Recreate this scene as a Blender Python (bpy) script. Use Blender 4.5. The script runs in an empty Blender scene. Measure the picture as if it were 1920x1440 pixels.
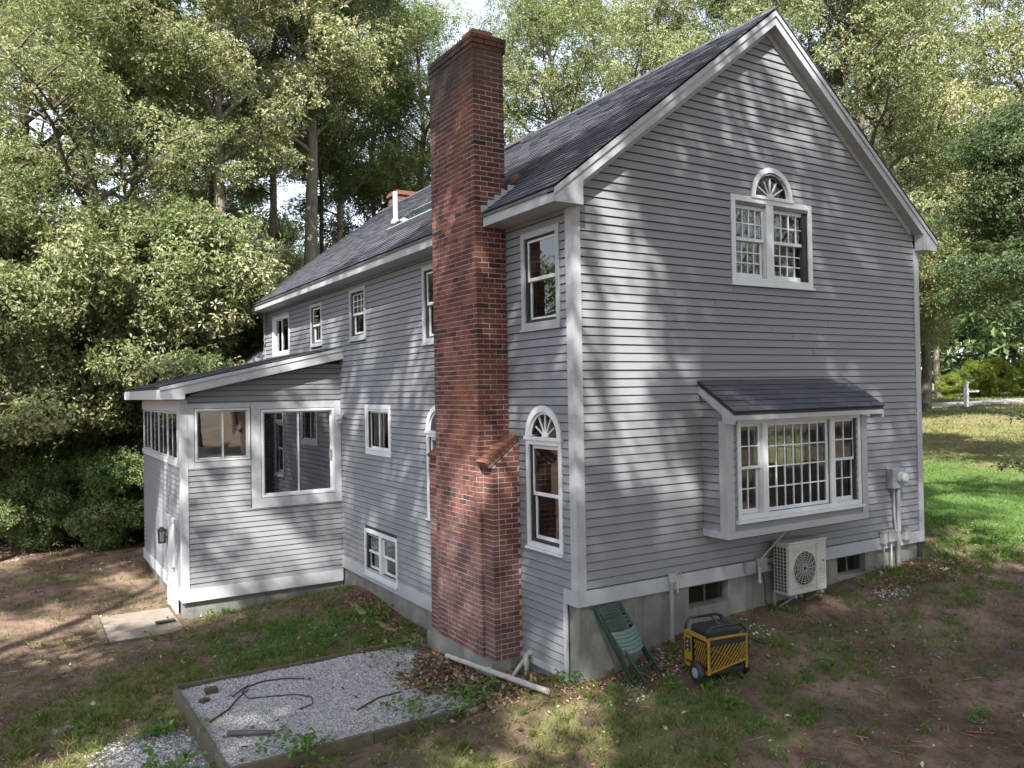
import bpy, bmesh, math, random
import numpy as np
from mathutils import Vector, Matrix

random.seed(7); rng = np.random.default_rng(7)
S = bpy.context.scene
COL = S.collection
PI = math.pi

# ------------------------------------------------------------------ camera, light, exposure
CAM = Vector((-6.2537, -8.5619, 2.8457)); YAW, PITCH, ROLL, FPX = 0.5534, 0.0088, -0.0180, 1510.3
FWD = Vector((math.sin(YAW)*math.cos(PITCH), math.cos(YAW)*math.cos(PITCH), math.sin(PITCH)))
R0 = Vector((math.cos(YAW), -math.sin(YAW), 0)); U0 = R0.cross(FWD)
RGT = math.cos(ROLL)*R0 + math.sin(ROLL)*U0; UPV = -math.sin(ROLL)*R0 + math.cos(ROLL)*U0
cam = bpy.data.cameras.new('camera'); camo = bpy.data.objects.new('camera', cam); COL.objects.link(camo)
camo.matrix_world = Matrix(((RGT.x, UPV.x, -FWD.x, CAM.x), (RGT.y, UPV.y, -FWD.y, CAM.y), (RGT.z, UPV.z, -FWD.z, CAM.z), (0, 0, 0, 1)))
cam.sensor_width = 36; cam.lens = 36*FPX/1920; cam.clip_start = 0.05; cam.clip_end = 2000
S.camera = camo
SUN_EL, SUN_AZ = math.radians(47), math.atan2(-0.66, -0.75)     # azimuth: angle from +Y towards +X
SUNV = Vector((math.sin(SUN_AZ)*math.cos(SUN_EL), math.cos(SUN_AZ)*math.cos(SUN_EL), math.sin(SUN_EL)))
W = bpy.data.worlds.new('World'); S.world = W; W.use_nodes = True
nt = W.node_tree; bg = nt.nodes['Background']; sky = nt.nodes.new('ShaderNodeTexSky')
sky.sky_type = 'NISHITA'; sky.sun_disc = False; sky.sun_elevation = SUN_EL; sky.sun_rotation = SUN_AZ
sky.altitude = 0; sky.air_density = 1.0; sky.dust_density = 1.5; sky.ozone_density = 1.0
hsv = nt.nodes.new('ShaderNodeHueSaturation'); hsv.inputs['Saturation'].default_value = .5
nt.links.new(sky.outputs[0], hsv.inputs['Color']); nt.links.new(hsv.outputs[0], bg.inputs[0]); bg.inputs[1].default_value = 0.115
sl = bpy.data.lights.new('sun', 'SUN'); sl.energy = 5.0; sl.angle = math.radians(0.6); sl.color = (1, .95, .87)
so = bpy.data.objects.new('sun', sl); COL.objects.link(so)
so.rotation_euler = (-SUNV).to_track_quat('-Z', 'Y').to_euler(); so.location = (-20, -25, 40)
S.view_settings.view_transform = 'Standard'; S.view_settings.look = 'None'
S.view_settings.exposure = 1.84; S.view_settings.gamma = 1; S.view_settings.use_curve_mapping = False
S.render.engine = 'CYCLES'
S.cycles.max_bounces = 7; S.cycles.diffuse_bounces = 3; S.cycles.transparent_max_bounces = 12
S.cycles.use_denoising = True; S.cycles.sample_clamp_indirect = 6

# ------------------------------------------------------------------ helpers
def parent_to(o, p):
    if p is not None:
        o.parent = p; o.matrix_parent_inverse = WORLD[p.name].inverted()
    WORLD[o.name] = o.matrix_basis.copy()      # every basis is kept in world space
WORLD = {}
def link(name, mesh, parent=None, loc=None, rot=None):
    o = bpy.data.objects.new(name, mesh); COL.objects.link(o)
    if loc is not None: o.location = loc
    if rot is not None: o.rotation_euler = rot
    o.matrix_basis = Matrix.LocRotScale(o.location, o.rotation_euler, o.scale)
    parent_to(o, parent)
    return o
def tag(o, label=None, cat=None, group=None, kind=None):
    if label: o['label'] = label
    if cat: o['category'] = cat
    if group: o['group'] = group
    if kind: o['kind'] = kind
    return o
def empty(name, loc, rz=0.0):
    o = bpy.data.objects.new(name, None); COL.objects.link(o); o.empty_display_size = .2
    o.location = loc; o.rotation_euler = (0, 0, rz)
    o.matrix_basis = Matrix.LocRotScale(o.location, o.rotation_euler, o.scale)
    WORLD[o.name] = o.matrix_basis.copy()
    return o
def copy_tree(o, newroot_basis):
    """copy a top-level thing with its parts; every basis is in world space"""
    old = WORLD[o.name]
    def rec(src, par):
        c = src.copy(); COL.objects.link(c)
        b = newroot_basis @ old.inverted() @ WORLD[src.name]
        c.matrix_basis = b; WORLD[c.name] = b.copy()
        if par is not None:
            c.parent = par; c.matrix_parent_inverse = WORLD[par.name].inverted()
        for ch in KIDS(src): rec(ch, c)
        return c
    return rec(o, None)
def KIDS(o): return [c for c in o.children]

class MB:
    def __init__(s): s.v = []; s.f = []
    def poly(s, pts):
        i = len(s.v); s.v += [tuple(p) for p in pts]; s.f.append(tuple(range(i, i+len(pts)))); return s
    def hexa(s, p):          # 8 points: bottom ring 0-3, top ring 4-7
        i = len(s.v); s.v += [tuple(q) for q in p]
        for f in ((0,3,2,1),(4,5,6,7),(0,1,5,4),(1,2,6,5),(2,3,7,6),(3,0,4,7)): s.f.append(tuple(i+k for k in f))
        return s
    def box(s, x0, x1, y0, y1, z0, z1):
        return s.hexa([(x0,y0,z0),(x1,y0,z0),(x1,y1,z0),(x0,y1,z0),(x0,y0,z1),(x1,y0,z1),(x1,y1,z1),(x0,y1,z1)])
    def obox(s, M, x0, x1, y0, y1, z0, z1):
        P = [(x0,y0,z0),(x1,y0,z0),(x1,y1,z0),(x0,y1,z0),(x0,y0,z1),(x1,y0,z1),(x1,y1,z1),(x0,y1,z1)]
        return s.hexa([M @ Vector(p) for p in P])
    def prism(s, pts, off):  # polygon pts (3d) extruded by vector off
        n = len(pts); i = len(s.v); off = Vector(off)
        s.v += [tuple(p) for p in pts] + [tuple(Vector(p)+off) for p in pts]
        s.f.append(tuple(range(i+n-1, i-1, -1))); s.f.append(tuple(range(i+n, i+2*n)))
        for k in range(n):
            j = (k+1) % n; s.f.append((i+k, i+j, i+n+j, i+n+k))
        return s
    def tube(s, pts, r, seg=8, cap=True):
        pts = [Vector(p) for p in pts]; n = len(pts)
        rs = r if isinstance(r, (list, tuple)) else [r]*n
        base = len(s.v); a = None
        for k, p in enumerate(pts):
            t = (pts[min(k+1, n-1)] - pts[max(k-1, 0)]).normalized()
            if a is None:
                a = t.orthogonal().normalized()
            a = (a - t*a.dot(t)).normalized(); b = t.cross(a)
            for q in range(seg):
                an = 2*PI*q/seg; s.v.append(tuple(p + (a*math.cos(an) + b*math.sin(an))*rs[k]))
        for k in range(n-1):
            for q in range(seg):
                q2 = (q+1) % seg; o = base + k*seg
                s.f.append((o+q, o+q2, o+seg+q2, o+seg+q))
        if cap:
            s.f.append(tuple(base+seg-1-q for q in range(seg))); s.f.append(tuple(base+(n-1)*seg+q for q in range(seg)))
        return s
    def bar(s, a, b, w, h, up=(0,0,1)):   # rectangular bar between two points
        a, b = Vector(a), Vector(b); d = (b-a).normalized(); side = d.cross(Vector(up))
        if side.length < 1e-4: side = d.orthogonal()
        side.normalize(); u = side.cross(d)
        P = []
        for c in (a, b):
            for sx, su in ((-1,-1),(1,-1),(1,1),(-1,1)): P.append(c + side*sx*w/2 + u*su*h/2)
        return s.hexa(P)
    def lathe(s, M, prof, seg=20):
        base = len(s.v); n = len(prof)
        for r, z in prof:
            for q in range(seg):
                an = 2*PI*q/seg; s.v.append(tuple(M @ Vector((r*math.cos(an), r*math.sin(an), z))))
        for k in range(n-1):
            for q in range(seg):
                q2 = (q+1) % seg; o = base+k*seg
                s.f.append((o+q, o+q2, o+seg+q2, o+seg+q))
        s.f.append(tuple(base+seg-1-q for q in range(seg))); s.f.append(tuple(base+(n-1)*seg+q for q in range(seg)))
        return s
    def mesh(s, name, mat, bevel=0, smooth=False):
        me = bpy.data.meshes.new(name); me.from_pydata(s.v, [], s.f)
        bm = bmesh.new(); bm.from_mesh(me); bmesh.ops.recalc_face_normals(bm, faces=bm.faces)
        if bevel:
            bmesh.ops.bevel(bm, geom=bm.edges[:], offset=bevel, segments=1, affect='EDGES', clamp_overlap=True)
        if smooth:
            for f in bm.faces: f.smooth = len(f.verts) < 5
        bm.to_mesh(me); bm.free()
        if mat: me.materials.append(mat)
        return me
    def build(s, name, mat, parent=None, bevel=0, smooth=False, label=None, kind=None):
        if not s.f: return None
        o = link(name, s.mesh(name, mat, bevel, smooth), parent)
        if label: o['label'] = label
        if kind: o['kind'] = kind
        return o

def np_mesh(name, V, F, mat, attrs=None, smooth=False):
    me = bpy.data.meshes.new(name); V = np.asarray(V, np.float32); F = np.asarray(F, np.int32)
    k = F.shape[1]
    me.vertices.add(len(V)); me.vertices.foreach_set('co', V.ravel())
    me.loops.add(F.size); me.loops.foreach_set('vertex_index', F.ravel())
    me.polygons.add(len(F)); me.polygons.foreach_set('loop_start', np.arange(0, F.size, k, dtype=np.int32))
    me.polygons.foreach_set('loop_total', np.full(len(F), k, np.int32))
    me.polygons.foreach_set('use_smooth', np.full(len(F), smooth))
    for nme, a in (attrs or {}).items():
        at = me.attributes.new(nme, 'FLOAT', 'POINT'); at.data.foreach_set('value', np.asarray(a, np.float32))
    me.update(calc_edges=True); me.validate()
    if mat: me.materials.append(mat)
    return me

# ------------------------------------------------------------------ materials
class NT:
    def __init__(s, name):
        s.m = bpy.data.materials.new(name); s.m.use_nodes = True; s.t = s.m.node_tree; s.n = s.t.nodes
        s.b = s.n['Principled BSDF']; s.out = s.n['Material Output']
    def new(s, ty, **kw):
        n = s.n.new(ty)
        for k, v in kw.items(): setattr(n, k, v)
        return n
    def L(s, a, b): s.t.links.new(a, b)
    def geo(s):
        g = s.new('ShaderNodeNewGeometry'); return g.outputs['Position']
    def obj(s):
        return s.new('ShaderNodeTexCoord').outputs['Object']
    def noise(s, vec, scale, detail=4, rough=.6, sc=None):
        if sc is not None:
            m = s.new('ShaderNodeMapping'); m.inputs['Scale'].default_value = sc; s.L(vec, m.inputs[0]); vec = m.outputs[0]
        n = s.new('ShaderNodeTexNoise'); n.inputs['Scale'].default_value = scale; n.inputs['Detail'].default_value = detail
        n.inputs['Roughness'].default_value = rough; s.L(vec, n.inputs['Vector']); return n.outputs['Fac']
    def ramp(s, fac, stops, interp='LINEAR'):
        r = s.new('ShaderNodeValToRGB'); r.color_ramp.interpolation = interp; e = r.color_ramp.elements
        while len(e) < len(stops): e.new(.5)
        for k, (p, c) in enumerate(stops):
            e[k].position = p; e[k].color = (*c, 1) if len(c) == 3 else c
        s.L(fac, r.inputs[0]); return r.outputs[0]
    def g(s, fac, a, b):    # grey ramp a..b -> 0..1
        return s.ramp(fac, [(a, (0,0,0)), (b, (1,1,1))])
    def mix(s, fac, a, b, mode='MIX'):
        m = s.new('ShaderNodeMix', data_type='RGBA', blend_type=mode)
        for sock, v in ((m.inputs[0], fac), (m.inputs[6], a), (m.inputs[7], b)):
            if isinstance(v, (int, float)): sock.default_value = v
            elif isinstance(v, tuple): sock.default_value = (*v, 1)
            else: s.L(v, sock)
        return m.outputs[2]
    def math(s, op, a, b=None, c=None):
        m = s.new('ShaderNodeMath', operation=op)
        for k, v in enumerate((a, b, c)):
            if v is None: continue
            if isinstance(v, (int, float)): m.inputs[k].default_value = v
            else: s.L(v, m.inputs[k])
        return m.outputs[0]
    def rnd(s, attr='rnd'):
        o = s.new('ShaderNodeObjectInfo').outputs['Random']; a = s.new('ShaderNodeAttribute', attribute_name=attr).outputs['Fac']
        return s.math('FRACT', s.math('ADD', o, a))
    def attr(s, a): return s.new('ShaderNodeAttribute', attribute_name=a).outputs['Fac']
    def sep(s, vec):
        n = s.new('ShaderNodeSeparateXYZ'); s.L(vec, n.inputs[0]); return n.outputs
    def bump(s, h, strength=.3, dist=.01):
        b = s.new('ShaderNodeBump'); b.inputs['Strength'].default_value = strength; b.inputs['Distance'].default_value = dist
        s.L(h, b.inputs['Height']); s.L(b.outputs[0], s.b.inputs['Normal'])
    def fin(s, col, rough=.6, spec=.4, metal=0):
        if isinstance(col, tuple): s.b.inputs['Base Color'].default_value = (*col, 1)
        else: s.L(col, s.b.inputs['Base Color'])
        if isinstance(rough, (int, float)): s.b.inputs['Roughness'].default_value = rough
        else: s.L(rough, s.b.inputs['Roughness'])
        s.b.inputs['Specular IOR Level'].default_value = spec; s.b.inputs['Metallic'].default_value = metal
        return s.m

def mat_paint(name, col, rough=.5, dirt=.25, dirtcol=(.16,.15,.13), grain=None, var=.12, spec=.35):
    t = NT(name); p = t.geo(); n1 = t.noise(p, 1.3, 5, .6); n2 = t.noise(p, 9, 4, .65)
    r = t.new('ShaderNodeObjectInfo').outputs['Random']
    c = t.mix(t.math('MULTIPLY', r, var), col, tuple(x*.78 for x in col))
    c = t.mix(t.math('MULTIPLY', t.g(n2, .45, .8), dirt), c, dirtcol)
    c = t.mix(t.math('MULTIPLY', t.g(n1, .5, .85), dirt), c, tuple(x*1.25 for x in col))
    if grain:
        gr = t.noise(p, 14, 3, .5, grain); t.bump(gr, .25, .004)
    return t.fin(c, rough, spec)

M = {}
M['siding'] = mat_paint('siding', (.175,.187,.207), .55, .25, (.15,.16,.165), (1,1,6), .22)
M['trim'] = mat_paint('trim_paint', (.31,.325,.35), .5, .45, (.22,.225,.225), (6,6,1), .1)
M['porch_trim_lit'] = mat_paint('porch_trim_lit_paint', (.37,.38,.41), .5, .38, (.26,.265,.27), (6,6,1), .1)  # same paint as the trim, made lighter for the sun falling on the porch
M['white'] = mat_paint('window_white', (.52,.54,.57), .4, .3, (.4,.4,.38), None, .06)
M['lap_shadow_sheathing'] = mat_paint('lap_shadow_sheathing', (.03,.032,.037), .9, .1)  # near-black backing stands in for shade in the gaps under the clapboard laps
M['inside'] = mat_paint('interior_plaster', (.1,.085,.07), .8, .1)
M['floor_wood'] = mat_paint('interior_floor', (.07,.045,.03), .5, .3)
M['metal_grey'] = mat_paint('grey_metal', (.22,.235,.25), .42, .25, (.12,.11,.1), None, .1, .5)
M['pvc'] = mat_paint('white_pvc', (.36,.35,.33), .4, .45, (.2,.16,.12), None, .1)
M['black'] = mat_paint('black_plastic', (.02,.021,.023), .4, .3, (.05,.045,.04), None, 0)
M['dark_strip'] = mat_paint('dark_strip', (.07,.075,.085), .5, .2)
M['yellow'] = mat_paint('yellow_paint', (.26,.155,.014), .45, .55, (.1,.06,.025), None, .05, .5)
M['ac'] = mat_paint('ac_enamel', (.36,.365,.33), .45, .3, (.25,.24,.2), None, .05)
M['chair'] = mat_paint('green_plastic', (.014,.036,.03), .45, .35, (.04,.05,.045), None, .2)
M['chair_seat'] = mat_paint('faded_green_plastic', (.1,.155,.15), .5, .4, (.07,.1,.09), None, .15)
M['door'] = mat_paint('door_paint', (.43,.44,.47), .45, .25, (.25,.24,.22))
M['flash'] = mat_paint('flashing', (.33,.4,.38), .4, .5, (.2,.22,.2), None, .1, .5)
M['clay'] = mat_paint('clay_flue', (.19,.08,.048), .8, .4, (.1,.06,.04))
M['post'] = mat_paint('post_white', (.75,.75,.74), .5, .1)

def mat_concrete(name, a, b, sc=2.0):
    t = NT(name); p = t.geo(); n = t.noise(p, sc, 6, .65); n2 = t.noise(p, sc*14, 4, .7); st = t.noise(p, 3, 4, .6, (2.5,2.5,.35))
    c = t.mix(t.g(n, .3, .7), a, b); c = t.mix(t.math('MULTIPLY', t.g(n2, .5, .8), .35), c, tuple(x*.55 for x in a))
    c = t.mix(t.math('MULTIPLY', t.g(st, .52, .75), .5), c, (.07,.065,.05))
    t.bump(n2, .4, .008); return t.fin(c, .9, .2)
M['concrete'] = mat_concrete('concrete', (.12,.122,.115), (.2,.198,.185))
M['slab'] = mat_concrete('slab_concrete', (.15,.128,.105), (.22,.19,.16), 3)

def mat_brick():
    t = NT('brick'); p = t.geo(); r = t.rnd()
    c = t.ramp(r, [(0,(.13,.046,.044)),(.2,(.095,.035,.038)),(.38,(.155,.062,.05)),(.56,(.078,.031,.036)),(.7,(.145,.066,.064)),(.82,(.07,.034,.037)),(.89,(.027,.022,.024)),(1,(.02,.017,.02))], 'CONSTANT')
    n = t.noise(p, 35, 4, .7); c = t.mix(t.math('MULTIPLY', t.g(n, .4, .75), .4), c, (.09,.035,.03))
    mo = t.noise(p, 1.9, 5, .7, (1,1,.75)); c = t.mix(t.math('MULTIPLY', t.g(mo, .5, .66), .55), c, (.045,.022,.026)); c = t.mix(t.math('MULTIPLY', t.g(t.noise(p, 2.6, 5, .7, (1,1,.5)), .6, .78), .3), c, (.26,.18,.165))
    # soot and lichen near the top, lime bloom and damp near the foot
    x, y, z = t.sep(p); big = t.noise(p, 1.1, 5, .65); med = t.noise(p, 3.2, 5, .65, (1,1,.6))
    zt = t.math('MULTIPLY_ADD', z, .55, -3.45)                   # 0 at 6.8, 1 at 8.6
    soot = t.g(t.math('ADD', zt, t.math('MULTIPLY', t.math('SUBTRACT', big, .5), 2.2)), -.1, .7)
    c = t.mix(t.math('MULTIPLY', soot, .85), c, (.03,.03,.027))
    och = t.noise(p, .8, 4, .6, (1,1,.5)); c = t.mix(t.math('MULTIPLY', t.g(och, .5, .72), .45), c, (.25,.1,.045))
    zb = t.math('MULTIPLY_ADD', z, -.33, .75)                   # 1 at z=-.75, 0 at 2.3
    bloom = t.g(t.math('ADD', t.math('MULTIPLY', zb, .4), med), .56, .86)
    c = t.mix(t.math('MULTIPLY', bloom, .3), c, (.27,.2,.195))
    damp = t.g(t.math('ADD', t.math('MULTIPLY', zb, .35), big), .66, .92)
    c = t.mix(t.math('MULTIPLY', damp, .5), c, (.045,.026,.022))
    t.bump(n, .5, .004); return t.fin(c, .88, .2)
M['brick'] = mat_brick()
def mat_mortar():
    t = NT('mortar'); p = t.geo(); n = t.noise(p, 2, 5, .6); x, y, z = t.sep(p); n2 = t.noise(p, 40, 3)
    c = t.mix(t.g(n, .3, .7), (.42,.33,.3), (.3,.23,.21)); c = t.mix(t.math('MULTIPLY', t.g(n2, .4, .7), .3), c, (.12,.1,.09))
    zt = t.math('MULTIPLY_ADD', z, .55, -3.75); big = t.noise(p, 1.1, 5, .65)
    soot = t.g(t.math('ADD', zt, t.math('MULTIPLY', t.math('SUBTRACT', big, .5), 1.6)), .05, .75)
    c = t.mix(t.math('MULTIPLY', soot, .85), c, (.04,.042,.035)); return t.fin(c, .95, .1)
M['mortar'] = mat_mortar()
def mat_shingle():
    t = NT('shingle'); p = t.geo(); r = t.rnd()
    c = t.ramp(r, [(0,(.045,.048,.06)),(.35,(.054,.057,.07)),(.7,(.062,.066,.08)),(1,(.04,.043,.055))])
    n = t.noise(p, 90, 3, .7); c = t.mix(t.math('MULTIPLY', t.g(n, .4, .7), .5), c, (.105,.105,.13))
    n2 = t.noise(p, .9, 4, .6); c = t.mix(t.math('MULTIPLY', t.g(n2, .5, .75), .35), c, (.07,.072,.08))
    t.bump(n, .4, .003); return t.fin(c, .85, .25)
M['shingle'] = mat_shingle()
M['roof_edge'] = mat_paint('roof_edge', (.035,.035,.042), .8, .2)
def mat_glass(base=.11):
    t = NT('glass'); gg = t.new('ShaderNodeNewGeometry'); dt = t.new('ShaderNodeVectorMath', operation='DOT_PRODUCT'); t.L(gg.outputs['Normal'], dt.inputs[0]); t.L(gg.outputs['Incoming'], dt.inputs[1])
    fr = t.math('MULTIPLY_ADD', t.math('POWER', t.math('SUBTRACT', 1.0, t.math('ABSOLUTE', dt.outputs['Value'])), 4.0), 1-base-.04, base)
    n = t.noise(t.geo(), 1.2, 2, .5); b = t.new('ShaderNodeBump'); b.inputs['Strength'].default_value = .06; b.inputs['Distance'].default_value = .02; t.L(n, b.inputs['Height'])
    gl = t.new('ShaderNodeBsdfGlossy'); gl.inputs['Roughness'].default_value = .01; gl.inputs['Color'].default_value = (.95,.97,1,1); t.L(b.outputs[0], gl.inputs['Normal'])
    tr = t.new('ShaderNodeBsdfTransparent'); tr.inputs['Color'].default_value = (.5,.55,.55,1)
    mx = t.new('ShaderNodeMixShader'); t.L(t.math('MINIMUM', fr, 1.0), mx.inputs[0])
    t.L(tr.outputs[0], mx.inputs[1]); t.L(gl.outputs[0], mx.inputs[2]); t.L(mx.outputs[0], t.out.inputs[0]); return t.m
M['glass'] = mat_glass(); M['glass_porch'] = mat_glass(.24); GL = ['glass']
def mat_wood(name, a, b):
    t = NT(name); p = t.obj(); n = t.noise(p, 4, 5, .65); n2 = t.noise(t.geo(), 22, 4, .7)
    c = t.mix(t.g(n, .3, .7), a, b); c = t.mix(t.math('MULTIPLY', t.g(n2, .45, .75), .5), c, tuple(x*.5 for x in a))
    t.bump(n2, .5, .006); return t.fin(c, .9, .2)
M['timber'] = mat_wood('weathered_timber', (.085,.07,.05), (.14,.12,.085))
M['scrap'] = mat_wood('scrap_wood', (.2,.15,.09), (.3,.24,.16))
M['stick'] = mat_wood('stick_bark', (.06,.045,.035), (.11,.085,.065))
def mat_bark(name, a, b):
    t = NT(name); p = t.geo(); n = t.noise(p, 3.2, 6, .7, (5,5,.8)); n2 = t.noise(p, .9, 4, .6)
    c = t.mix(t.g(n, .35, .68), a, b); c = t.mix(t.math('MULTIPLY', t.g(n2, .5, .75), .5), c, (.17,.17,.13))
    t.bump(n, .9, .04); return t.fin(c, .95, .1)
M['bark'] = mat_bark('bark', (.055,.045,.037), (.17,.145,.115))
M['bark_light'] = mat_bark('bark_light', (.1,.085,.07), (.27,.24,.19))
M['bark_dark'] = mat_bark('bark_dark', (.03,.026,.022), (.08,.068,.056))
def mat_leaf(name, stops, transl=.38, tcol=(.24,.3,.06), spec=.35):
    t = NT(name); r = t.attr('rnd'); o = t.new('ShaderNodeObjectInfo').outputs['Random']
    c = t.ramp(r, stops); c = t.mix(t.math('MULTIPLY', o, .25), c, (.11,.125,.045))
    t.fin(c, .5, spec); tr = t.new('ShaderNodeBsdfTranslucent'); t.L(t.mix(.6, c, tcol), tr.inputs[0])
    mx = t.new('ShaderNodeMixShader'); mx.inputs[0].default_value = transl
    t.L(t.b.outputs[0], mx.inputs[1]); t.L(tr.outputs[0], mx.inputs[2]); t.L(mx.outputs[0], t.out.inputs[0]); return t.m
M['leaf_oak'] = mat_leaf('leaf_oak', [(0,(.09,.13,.055)),(.3,(.17,.205,.095)),(.6,(.27,.285,.15)),(.85,(.38,.37,.22)),(1,(.44,.4,.24))])
M['leaf_mid'] = mat_leaf('leaf_mid', [(0,(.045,.095,.035)),(.4,(.085,.155,.055)),(.8,(.15,.21,.08)),(1,(.22,.25,.11))])
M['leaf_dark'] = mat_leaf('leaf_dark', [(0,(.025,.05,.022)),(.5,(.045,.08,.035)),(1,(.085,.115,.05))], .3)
M['leaf_lime'] = mat_leaf('leaf_lime', [(0,(.11,.17,.02)),(.5,(.17,.23,.03)),(1,(.26,.27,.045))], .4, (.3,.35,.03))
M['leaf_weed'] = mat_leaf('leaf_weed', [(0,(.05,.13,.02)),(.5,(.085,.19,.03)),(1,(.14,.24,.04))], .35, (.2,.35,.03))
M['needle'] = mat_leaf('needle', [(0,(.012,.03,.018)),(1,(.03,.06,.03))], .15)

# ------------------------------------------------------------------ terrain
GP = np.array([(0,0,-.97),(.3,-.3,-1.02),(1.5,0,-.72),(2.5,0,-.6),(3.6,0,-.53),(6.3,0,-.34),(7.7,0,-.29),(1.6,-.95,-.93),(4,-1.5,-.8),(8,-1.5,-.4),
 (12.5,0,-.15),(20,7,.4),(14,4,.05),(30,12,1.0),(47,20,1.75),(62,29,1.85),(0,1,-1.14),(-.55,1.5,-1.27),(-.6,2.4,-1.31),(-.55,3.3,-1.36),(-.2,4.4,-1.45),(0,5.9,-1.4),(0,8.5,-1.36),
 (-3.4,8.9,-1.68),(0,8.9,-1.5),(-3.4,14.6,-1.5),(-7,13,-1.5),(-4.6,8.5,-1.68),(-6.5,2.5,-1.55),(-5,1.5,-1.55),(-2.5,-.2,-1.36),(0,-4,-1.2),(3,-4,-1.12),(8,-5,-.75),
 (-2.5,4.2,-1.36),(-4.5,4.4,-1.48),(-2.6,2.2,-1.36),(-4.3,.2,-1.42),(-1.0,.8,-1.27),(.5,.6,-1.1),(7.7,8,-.2),(7.7,15,-.6),(0,17,-1.3),(4,20,-.9),(14,15,.0),
 (-7,26,-1.1),(-4,32,-1.0),(-20,10,-1.7),(-20,30,-1.2),(-6,-12,-1.5),(10,-20,-.6),(30,-10,.5),(-30,-20,-1.8),(60,0,1.6),(70,60,1.8),(0,60,-.5),(-60,60,-.5),(-60,-40,-1.8),(90,30,2.0),(30,-50,0),(40,50,1.2),(20,35,.0)], float)
def tps(d2): return .5*d2*np.log(d2+1e-9)
_n = len(GP); _A = np.zeros((_n+3, _n+3)); _d = ((GP[:,None,:2]-GP[None,:,:2])**2).sum(-1)
_A[:_n,:_n] = tps(_d) + np.eye(_n)*.02; _A[:_n,_n] = 1; _A[:_n,_n+1:] = GP[:,:2]; _A[_n,:_n] = 1; _A[_n+1:,:_n] = GP[:,:2].T
_w = np.linalg.solve(_A, np.concatenate([GP[:,2], [0,0,0]]))
def vnoise(x, y, seed=0):
    x = np.asarray(x, float); y = np.asarray(y, float); xi = np.floor(x).astype(np.int64); yi = np.floor(y).astype(np.int64)
    def h(a, b):
        k = (a*374761393 + b*668265263 + seed*974711) & 0x7fffffff; k = ((k ^ (k >> 13))*1274126177) & 0x7fffffff
        return ((k ^ (k >> 16)) & 0xffff)/65535.
    fx = x-xi; fy = y-yi; fx = fx*fx*(3-2*fx); fy = fy*fy*(3-2*fy)
    return (h(xi,yi)*(1-fx)+h(xi+1,yi)*fx)*(1-fy)+(h(xi,yi+1)*(1-fx)+h(xi+1,yi+1)*fx)*fy
def fbm(x, y, sc, seed=0, oc=4):
    s = 0; a = .5; t = 0
    for k in range(oc): s = s + a*vnoise(x*sc*2**k, y*sc*2**k, seed+k*17); t += a; a *= .55
    return s/t
def gz(x, y):
    x = np.atleast_1d(np.asarray(x, float)); y = np.atleast_1d(np.asarray(y, float))
    sh = x.shape; x = np.clip(x.ravel(), -60, 90); y = np.clip(y.ravel(), -45, 65); out = np.empty(len(x))
    for i in range(0, len(x), 20000):
        xs, ys = x[i:i+20000], y[i:i+20000]
        d = (xs[:,None]-GP[None,:,0])**2 + (ys[:,None]-GP[None,:,1])**2
        out[i:i+20000] = tps(d) @ _w[:_n] + _w[_n] + _w[_n+1]*xs + _w[_n+2]*ys
    out = out + (fbm(x, y, .5, 5)-.5)*.08 + (fbm(x, y, 3.1, 9)-.5)*.035
    return out.reshape(sh)
def g1(x, y): return float(gz(x, y)[0])

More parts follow.
